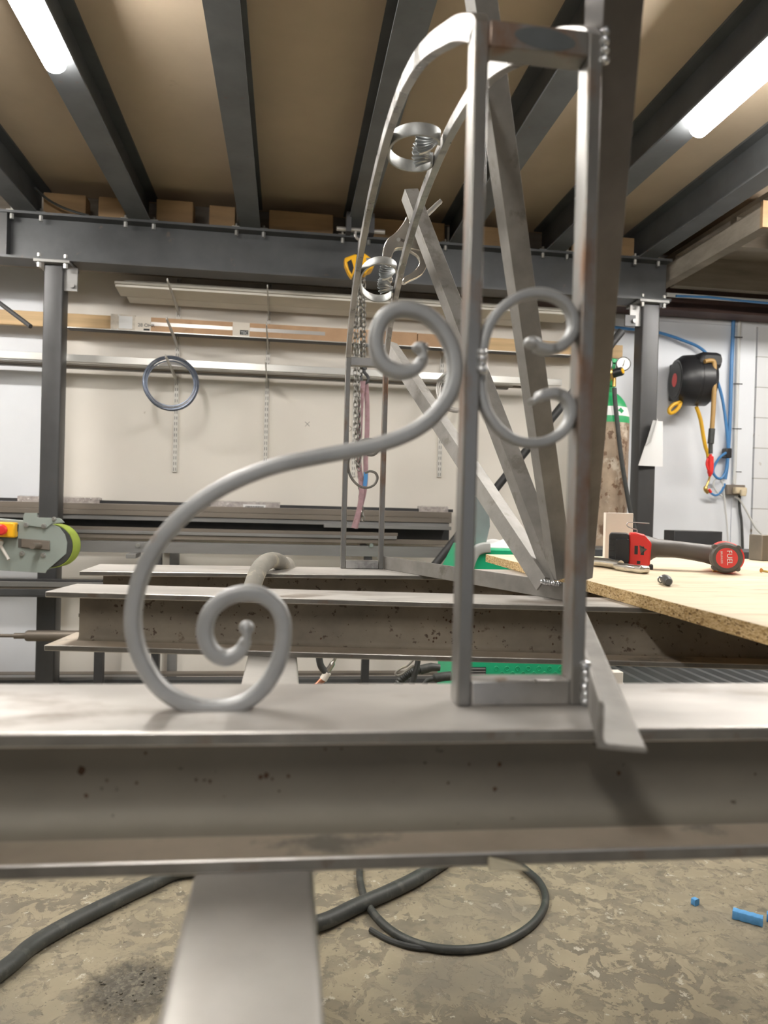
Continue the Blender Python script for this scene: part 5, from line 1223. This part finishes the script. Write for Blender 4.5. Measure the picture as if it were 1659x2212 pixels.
for px, py, lab in ((1346, 787, ''), (1307, 787, '')):
    g = onY(px, py, CYY - 0.08); gd_ = V3((-0.25, -1, 0.1)).normalized()
    m_ = MB(); pr = [(0.001, -0.018), (0.033, -0.018), (0.0365, 0.0), (0.0365, 0.010), (0.031, 0.010)]
    m_.lathe(pr, g, gd_, 28); gg = obj('gauge', m_, M['black'], rg)
    m_ = MB(); m_.lathe([(0.001, 0.009), (0.0315, 0.009), (0.0315, 0.0105), (0.001, 0.0105)], g, gd_, 28); obj('dial', m_, M['glassdial'], gg)
    n_ = g + gd_ * 0.0112; m_ = MB(); m_.tube([n_ + V3((-0.004, 0, -0.014)), n_ + V3((0.006, 0, 0.018))], [0.0022, 0.0008], 5); obj('needle', m_, M['ink'], gg)
    st_ = MB(); st_.cyl(g - gd_ * 0.018, (a_ + b_) / 2, 0.007, 8); obj('stem', st_, M['brass'], rg)
m_ = MB(); p_ = onY(1327, 822, CYY - 0.08); m_.cyl(p_ + V3((0, 0, 0.03)), p_ - V3((0, 0, 0.03)), 0.009, 10); obj('outlet', m_, M['brass'], rg)
m_ = MB(); m_.tube(spline(pix([(1327, 838), (1329, 870), (1334, 920), (1341, 980), (1350, 1040), (1359, 1090), (1370, 1140), (1385, 1200), (1390, 1260)], CYY - 0.125), 5), 0.011, 10)
tag(obj('gas_hose', m_, M['rubber']), 'black gas hose hanging from the regulator down past the cylinder', 'hose')

# paper on the column
pa_ = MB(); y0_ = 3.836
zt_, zb_ = onY(1425, 910, y0_).z, onY(1400, 1007, y0_).z
nx = 14; rows = []
for i in range(nx + 1):
    t = i / nx
    z = zt_ + (zb_ - zt_) * t
    xl_ = onY(1404 - 30 * t, 908 + 100 * t, y0_).x; xr_ = onY(1432, 908 + 100 * t, y0_).x
    row = []
    for j in range(11):
        u = j / 10
        row.append(V3((xl_ + (xr_ - xl_) * u, y0_ - 0.035 * (1 - u) ** 2 * (1 - 0.2 * t) - 0.004 * math.sin(t * 3) * (1 - u), z)))
    # rolled lip at the left
    lip = [V3((xl_ + 0.020 * math.sin(a2) + 0.002, row[0].y + 0.004 - 0.014 * (1 - math.cos(a2)), z + 0.004 * (1 - t))) for a2 in (2.6, 2.0, 1.4, 0.8)] if t < 0.55 else [row[0] + V3((-0.001 * q, -0.001 * q, 0)) for q in (4, 3, 2, 1)]
    rows.append(lip + row)
loop = [r_ + [p + V3((0, 0.0008, 0)) for p in r_[::-1]] for r_ in rows]
pa_.loft(loop); tag(obj('paper_sheet', pa_, M['paper'], sharp=60), 'curled white paper sheet stuck on the right steel column', 'paper')

# ------------------------------------------------------------------ hose reel and air lines on the right wall
ry_ = 4.13
rc_ = onY(1497, 822, ry_)
rl = thing('hose_reel', 'black air hose reel with a red badge mounted on the right wall', 'hose reel', rc_)
ax_ = V3((-0.97, 0.16, 0)).normalized()
Rr = 0.150
def prr(k): return Rr * k
m_ = MB(); m_.lathe([(0.001, -0.10), (Rr * 0.86, -0.10), (Rr, -0.075), (Rr, -0.01), (Rr * 0.985, -0.008), (Rr * 0.985, 0.004), (Rr, 0.006), (Rr * 0.97, 0.07), (Rr * 0.80, 0.105), (0.001, 0.105)], rc_, ax_, 48); dr = obj('drum', m_, M['black'], rl)
m_ = MB(); m_.lathe([(0.001, 0.1052), (Rr * 0.72, 0.1052), (Rr * 0.70, 0.108), (0.001, 0.108)], rc_, ax_, 40); fc = obj('face_disc', m_, M['rubber'], dr)
m_ = MB(); m_.lathe([(0.001, 0.1082), (Rr * 0.27, 0.1082), (Rr * 0.27, 0.1095), (0.001, 0.1095)], rc_, ax_, 32); obj('red_badge', m_, M['redlabel'], fc, label='round red badge')
m_ = MB(); sx = rc_ - ax_ * 0.10
m_.box((rc_.x - 0.03, rc_.y - 0.13, rc_.z + 0.050), (rc_.x + 0.112, rc_.y + 0.10, rc_.z + 0.150)); obj('outlet_hood', m_, M['black'], rl, bevel=0.03)
c_ = V3((rc_.x + 0.045, rc_.y - 0.131, rc_.z + 0.10)); m_ = MB(); m_.prism(rrect(0.055, 0.026, 0.02, 4), c_ - V3((0.0, 0.001, 0)), (1, 0, 0), (0, 0, 1), (0, 0.0022, 0)); obj('outlet_opening', m_, M['ink'], rl)
m_ = MB(); m_.box((rc_.x - 0.06, rc_.y + 0.02, rc_.z - 0.10), (rc_.x + 0.06, WY - 0.0005, rc_.z + 0.12)); obj('wall_mount', m_, M['black'], rl, bevel=0.004)
yh = ry_ - 0.14
m_ = MB(); m_.tube(spline(pix([(1522, 781), (1536, 779), (1543, 786), (1543, 830), (1541, 880), (1538, 928)], yh), 6), 0.013, 12); hh = obj('outlet_hose', m_, M['tanhose'], rl, label='tan outlet hose')
m_ = MB(); m_.cyl(onY(1538, 926, yh), onY(1535, 958, yh), 0.018, 12); m_.cyl(onY(1535, 957, yh), onY(1535, 980, yh), 0.012, 10); obj('hose_end', m_, M['rubber'], hh)
m_ = MB(); m_.tube(spline(pix([(1472, 866), (1466, 880), (1456, 890), (1447, 892), (1446, 884), (1455, 874), (1470, 868)], ry_ - 0.02), 6), 0.011, 10)
obj('carry_loop', m_, M['yellowhose'], rl, label='yellow hose loop')
m_ = MB(); m_.tube(spline(pix([(1504, 878), (1513, 905), (1519, 940), (1524, 965), (1529, 980), (1531, 1000)], ry_ - 0.01), 6), 0.011, 10); obj('inlet_hose', m_, M['yellowhose'], rl, label='yellow inlet hose')
# red blow gun hanging from the outlet hose
bg = thing('blow_gun', 'red air blow gun hanging on the end of the tan hose', 'blow gun', onY(1534, 1000, yh))
m_ = MB(); m_.tube(spline(pix([(1535, 981), (1535, 990), (1535, 1010), (1533, 1029)], yh), 4), [0.008] * 3 + [0.017] * 8 + [0.010, 0.008], 12); obj('grip', m_, M['red'], bg)
m_ = MB(); m_.tube(spline(pix([(1529, 990), (1526, 1002), (1530, 1015)], yh - 0.005), 4), 0.006, 8); obj('trigger', m_, M['red'], bg)
m_ = MB(); m_.tube(spline(pix([(1533, 1029), (1531, 1038), (1526, 1050), (1524, 1057), (1530, 1064)], yh + 0.05), 4), [0.006] * 9 + [0.012] * 8, 10); obj('valve', m_, M['brass'], bg)
m_ = MB(); m_.tube(pix([(1531, 1057), (1536, 1064)], yh + 0.04), 0.008, 6); obj('tap_lever', m_, M['red'], bg)
yw = WY - 0.025
def hose(name, pts, y, r, mt, label, cat='air line'):
    m = MB(); m.tube(spline(pix(pts, y), 6), r, 10); return tag(obj(name, m, M[mt]), label, cat)
hose('air_line', [(1587, 625), (1584, 700), (1580, 800), (1577, 900), (1574, 960), (1570, 1010), (1566, 1035)], yw, 0.011, 'bluehose', 'thick blue air line running straight down the right wall')
hose('air_line', [(1320, 706), (1370, 712), (1410, 716), (1440, 723), (1475, 735), (1510, 750), (1530, 770), (1545, 810), (1560, 860), (1570, 930), (1573, 975)], yw - 0.02, 0.009, 'bluehose', 'thin blue air line arching over the hose reel')
hose('air_line', [(1568, 978), (1553, 990), (1541, 1012), (1543, 1026), (1555, 1034), (1566, 1022), (1573, 990)], yw - 0.04, 0.008, 'bluehose', 'blue air line loop tied beside the red blow gun')
hose('air_line', [(1532, 1062), (1545, 1070), (1558, 1062), (1566, 1045)], yw - 0.03, 0.007, 'bluehose', 'short blue air line below the red tap')
m_ = MB(); c_ = onY(1571, 979, yw - 0.02); m_.box((c_.x - 0.02, c_.y - 0.02, c_.z - 0.03), (c_.x + 0.02, c_.y + 0.03, c_.z + 0.03)); tag(obj('hose_tie', m_, M['black'], bevel=0.006), 'black tie holding the blue air lines together', 'tie')
x_ = onY(1577, 1000, WY - 0.02)
m_ = MB(); m_.cyl((onY(1598, 640, WY - 0.016).x, WY - 0.016, onY(1594, 635, WY - 0.016).z), (onY(1598, 640, WY - 0.016).x, WY - 0.016, onY(1577, 1046, WY - 0.016).z), 0.0125, 12)
tag(obj('conduit_pipe', m_, M['wcable']), 'white conduit running down the right wall beside the blue air line', 'pipe')
# horizontal pipe with blue line at top right
a_, b_ = onY(1440, 598, 4.05), onY(1760, 628, 4.05)
m_ = MB(); m_.cyl((a_.x, 4.05, 2.378 - 0.016), (4.5, 4.05, 2.378 - 0.016), 0.0125, 10); tag(obj('conduit_pipe', m_, M['wcable']), 'white pipe running along under the timbers at top right', 'pipe')
m_ = MB(); m_.tube([V3((a_.x + 0.05 + 0.2 * k, 4.03, 2.352 + 0.006 * math.sin(k * 1.7))) for k in range(13)], 0.007, 8); tag(obj('air_line', m_, M['bluehose']), 'blue air line strapped under the white pipe at top right', 'air line')
# cable clips/nails
for k, (px, py) in enumerate(((1592, 728), (1592, 829), (1590, 926), (1590, 1019))):
    m = MB(); a_ = onY(px - 8, py, WY - 0.012); b_ = onY(px + 12, py + 0.5, WY - 0.05); m.cyl(a_, b_, 0.003, 6)
    tag(obj('wall_nail', m, M['rackdark']), 'long nail beside the white conduit on the right wall, %s from the top' % ('first', 'second', 'third', 'fourth')[k], 'nail', 'nails beside the conduit')
# sockets and flex
sk = thing('wall_socket', 'cream double socket with plugs at the foot of the white conduit', 'socket', onY(1583, 1057, WY))
a_, b_ = onY(1562, 1047, WY), onY(1600, 1070, WY)
obj('back_box', MB().box((a_.x, WY - 0.045, b_.z), (b_.x, WY - 0.0005, a_.z)), M['rackbar'], sk, bevel=0.004)
m_ = MB(); m_.box((onY(1572, 1052, WY).x, WY - 0.085, onY(1580, 1067, WY).z), (onY(1597, 1052, WY).x, WY - 0.0455, onY(1580, 1053, WY).z)); obj('plug', m_, M['socket'], sk, bevel=0.008)
m_ = MB(); m_.box((onY(1580, 1060, WY).x, WY - 0.105, onY(1580, 1072, WY).z), (onY(1591, 1060, WY).x, WY - 0.0855, onY(1580, 1058, WY).z)); obj('plug', m_, M['socket'], sk, bevel=0.006)
hose('power_flex', [(1597, 1058), (1600, 1062), (1597, 1080), (1598, 1100), (1602, 1130), (1604, 1180), (1605, 1260)], WY - 0.03, 0.008, 'rubber', 'black power flex hanging from the wall socket', 'cable')
hose('power_flex', [(1588, 1073), (1596, 1078), (1606, 1092), (1620, 1118), (1632, 1140), (1650, 1160), (1680, 1200)], WY - 0.05, 0.006, 'wcable', 'white flex slanting right from the wall socket', 'cable')
hose('power_flex', [(1560, 1072), (1548, 1062), (1541, 1048), (1545, 1036), (1555, 1034), (1562, 1048), (1564, 1066), (1567, 1100), (1571, 1140), (1574, 1200), (1575, 1260)], WY - 0.055, 0.005, 'wcable', 'white flex looping beside the blue line and hanging straight down', 'cable')
# wooden block behind cylinder: the plank end is the pine plank above

# ------------------------------------------------------------------ on the floor
def fz(px, py, z=0.0): return onZ(px, py, z)
fh = [fz(-60, 2140, 0.022), fz(20, 2085, 0.022), fz(70, 2042, 0.022), fz(150, 1995, 0.022), fz(240, 1950, 0.022), fz(320, 1912, 0.022), fz(400, 1880, 0.022), fz(520, 1890, 0.022), fz(600, 1960, 0.022), fz(650, 1995, 0.022), fz(700, 1990, 0.022), fz(770, 1957, 0.022), fz(850, 1922, 0.022), fz(920, 1885, 0.022), fz(1010, 1820, 0.022), fz(1080, 1740, 0.022)]
m_ = MB(); q = spline(fh, 8); m_.tube(q, [0.0205] * len(q), 12); tag(obj('floor_hose', m_, M['hose'], sharp=60), 'thick black hose lying across the floor under the nearest beam', 'hose')
fc_ = [fz(777, 1870, 0.012), fz(778, 1905, 0.012), fz(792, 1950, 0.012), fz(825, 1993, 0.012), fz(875, 2028, 0.012), fz(940, 2048, 0.010), fz(1010, 2051, 0.010), fz(1080, 2038, 0.010), fz(1140, 2005, 0.010), fz(1172, 1968, 0.010), fz(1178, 1935, 0.010), fz(1165, 1905, 0.012), fz(1140, 1882, 0.015)]
upz = [V3((0.70, 2.20, 0.03)), ]
m_ = MB(); q = spline(fc_ + [fz(1100, 1850, 0.012), fz(1020, 1800, 0.012)], 8); m_.tube(q, 0.0105, 12); tag(obj('floor_cable', m_, M['hose'], sharp=60), 'thinner black cable making a loop on the floor', 'cable')
m_ = MB(); q = spline([fz(800, 2008, 0.008), fz(840, 2030, 0.008), fz(890, 2045, 0.008), fz(950, 2050, 0.008)], 6); m_.tube(q, 0.007, 8); tag(obj('floor_cable', m_, M['rubber']), 'short second cable run beside the loop on the floor', 'cable')
# tape flag stuck on the near beam's lower flange
yb_ = 0.400
P_ = [onY(px, py, yb_) for px, py in ((1057, 1854), (1074, 1857), (1098, 1862), (1120, 1868), (1144, 1881), (1120, 1882), (1095, 1881), (1056, 1882))]
m_ = MB(); m_.loft([P_, [p + V3((0, 0.0025, 0)) for p in P_]]); tag(obj('tape_scrap', m_, M['masking'], bevel=0.0005), 'torn cream tape scrap stuck on the lower edge of the nearest beam', 'tape')
# blue chalk pieces
def chalk(pa_, pb_, r, label):
    a_, b_ = fz(*pa_, r), fz(*pb_, r); ax = (b_ - a_); m = MB(); n = 9
    path = [a_ + ax * (k / n) for k in range(n + 1)]
    m.sweep(path, rrect(1, 1, 0.35, 2), b=(0, 0, 1), sc=[r * (1 + 0.06 * math.sin(k * 2.3)) for k in range(n + 1)])
    tag(obj('chalk_piece', m, M['chalk'], sharp=25), label, 'chalk', 'blue chalk on the floor')
chalk((1583, 1972), (1648, 1990), 0.012, 'long blue chalk stick on the floor at the right')
chalk((1497, 1945), (1506, 1950), 0.009, 'small broken bit of blue chalk on the floor left of the stick')
chalk((1656, 1979), (1680, 1985), 0.011, 'blue chalk piece cut off by the right edge of the photo')
# swept dirt
c_ = fz(285, 2135)
m_ = MB(); nA, nR = 40, 8; rows = []
for r_ in range(nR + 1):
    row = []
    for a_ in range(nA):
        th = 2 * math.pi * a_ / nA; rr = max(0.16 * r_ / nR, 0.0005)
        h = 0.0006 + max(0, 0.005 * (1 - r_ / nR) * (0.6 + 0.8 * noise.noise(V3((rr * 60 * math.cos(th), rr * 60 * math.sin(th), 0)))))
        row.append(V3((rr * math.cos(th), rr * math.sin(th), h)))
    rows.append(row)
m_.loft(rows, cap=False)
rs = random.Random(11)
for k in range(60):
    th = rs.random() * 6.283; rr = 0.02 + 0.10 * rs.random(); g = 0.0012 + 0.002 * rs.random()
    m_.ball((rr * math.cos(th), rr * math.sin(th), g * 1.6), (g * 1.4, g, g * 0.8), 3)
dd = obj('dirt_pile', m_, M['dirt'], sharp=50); dd.location = c_
tag(dd, 'small pile of dark swept grit on the floor at lower left', 'dirt', kind='stuff')
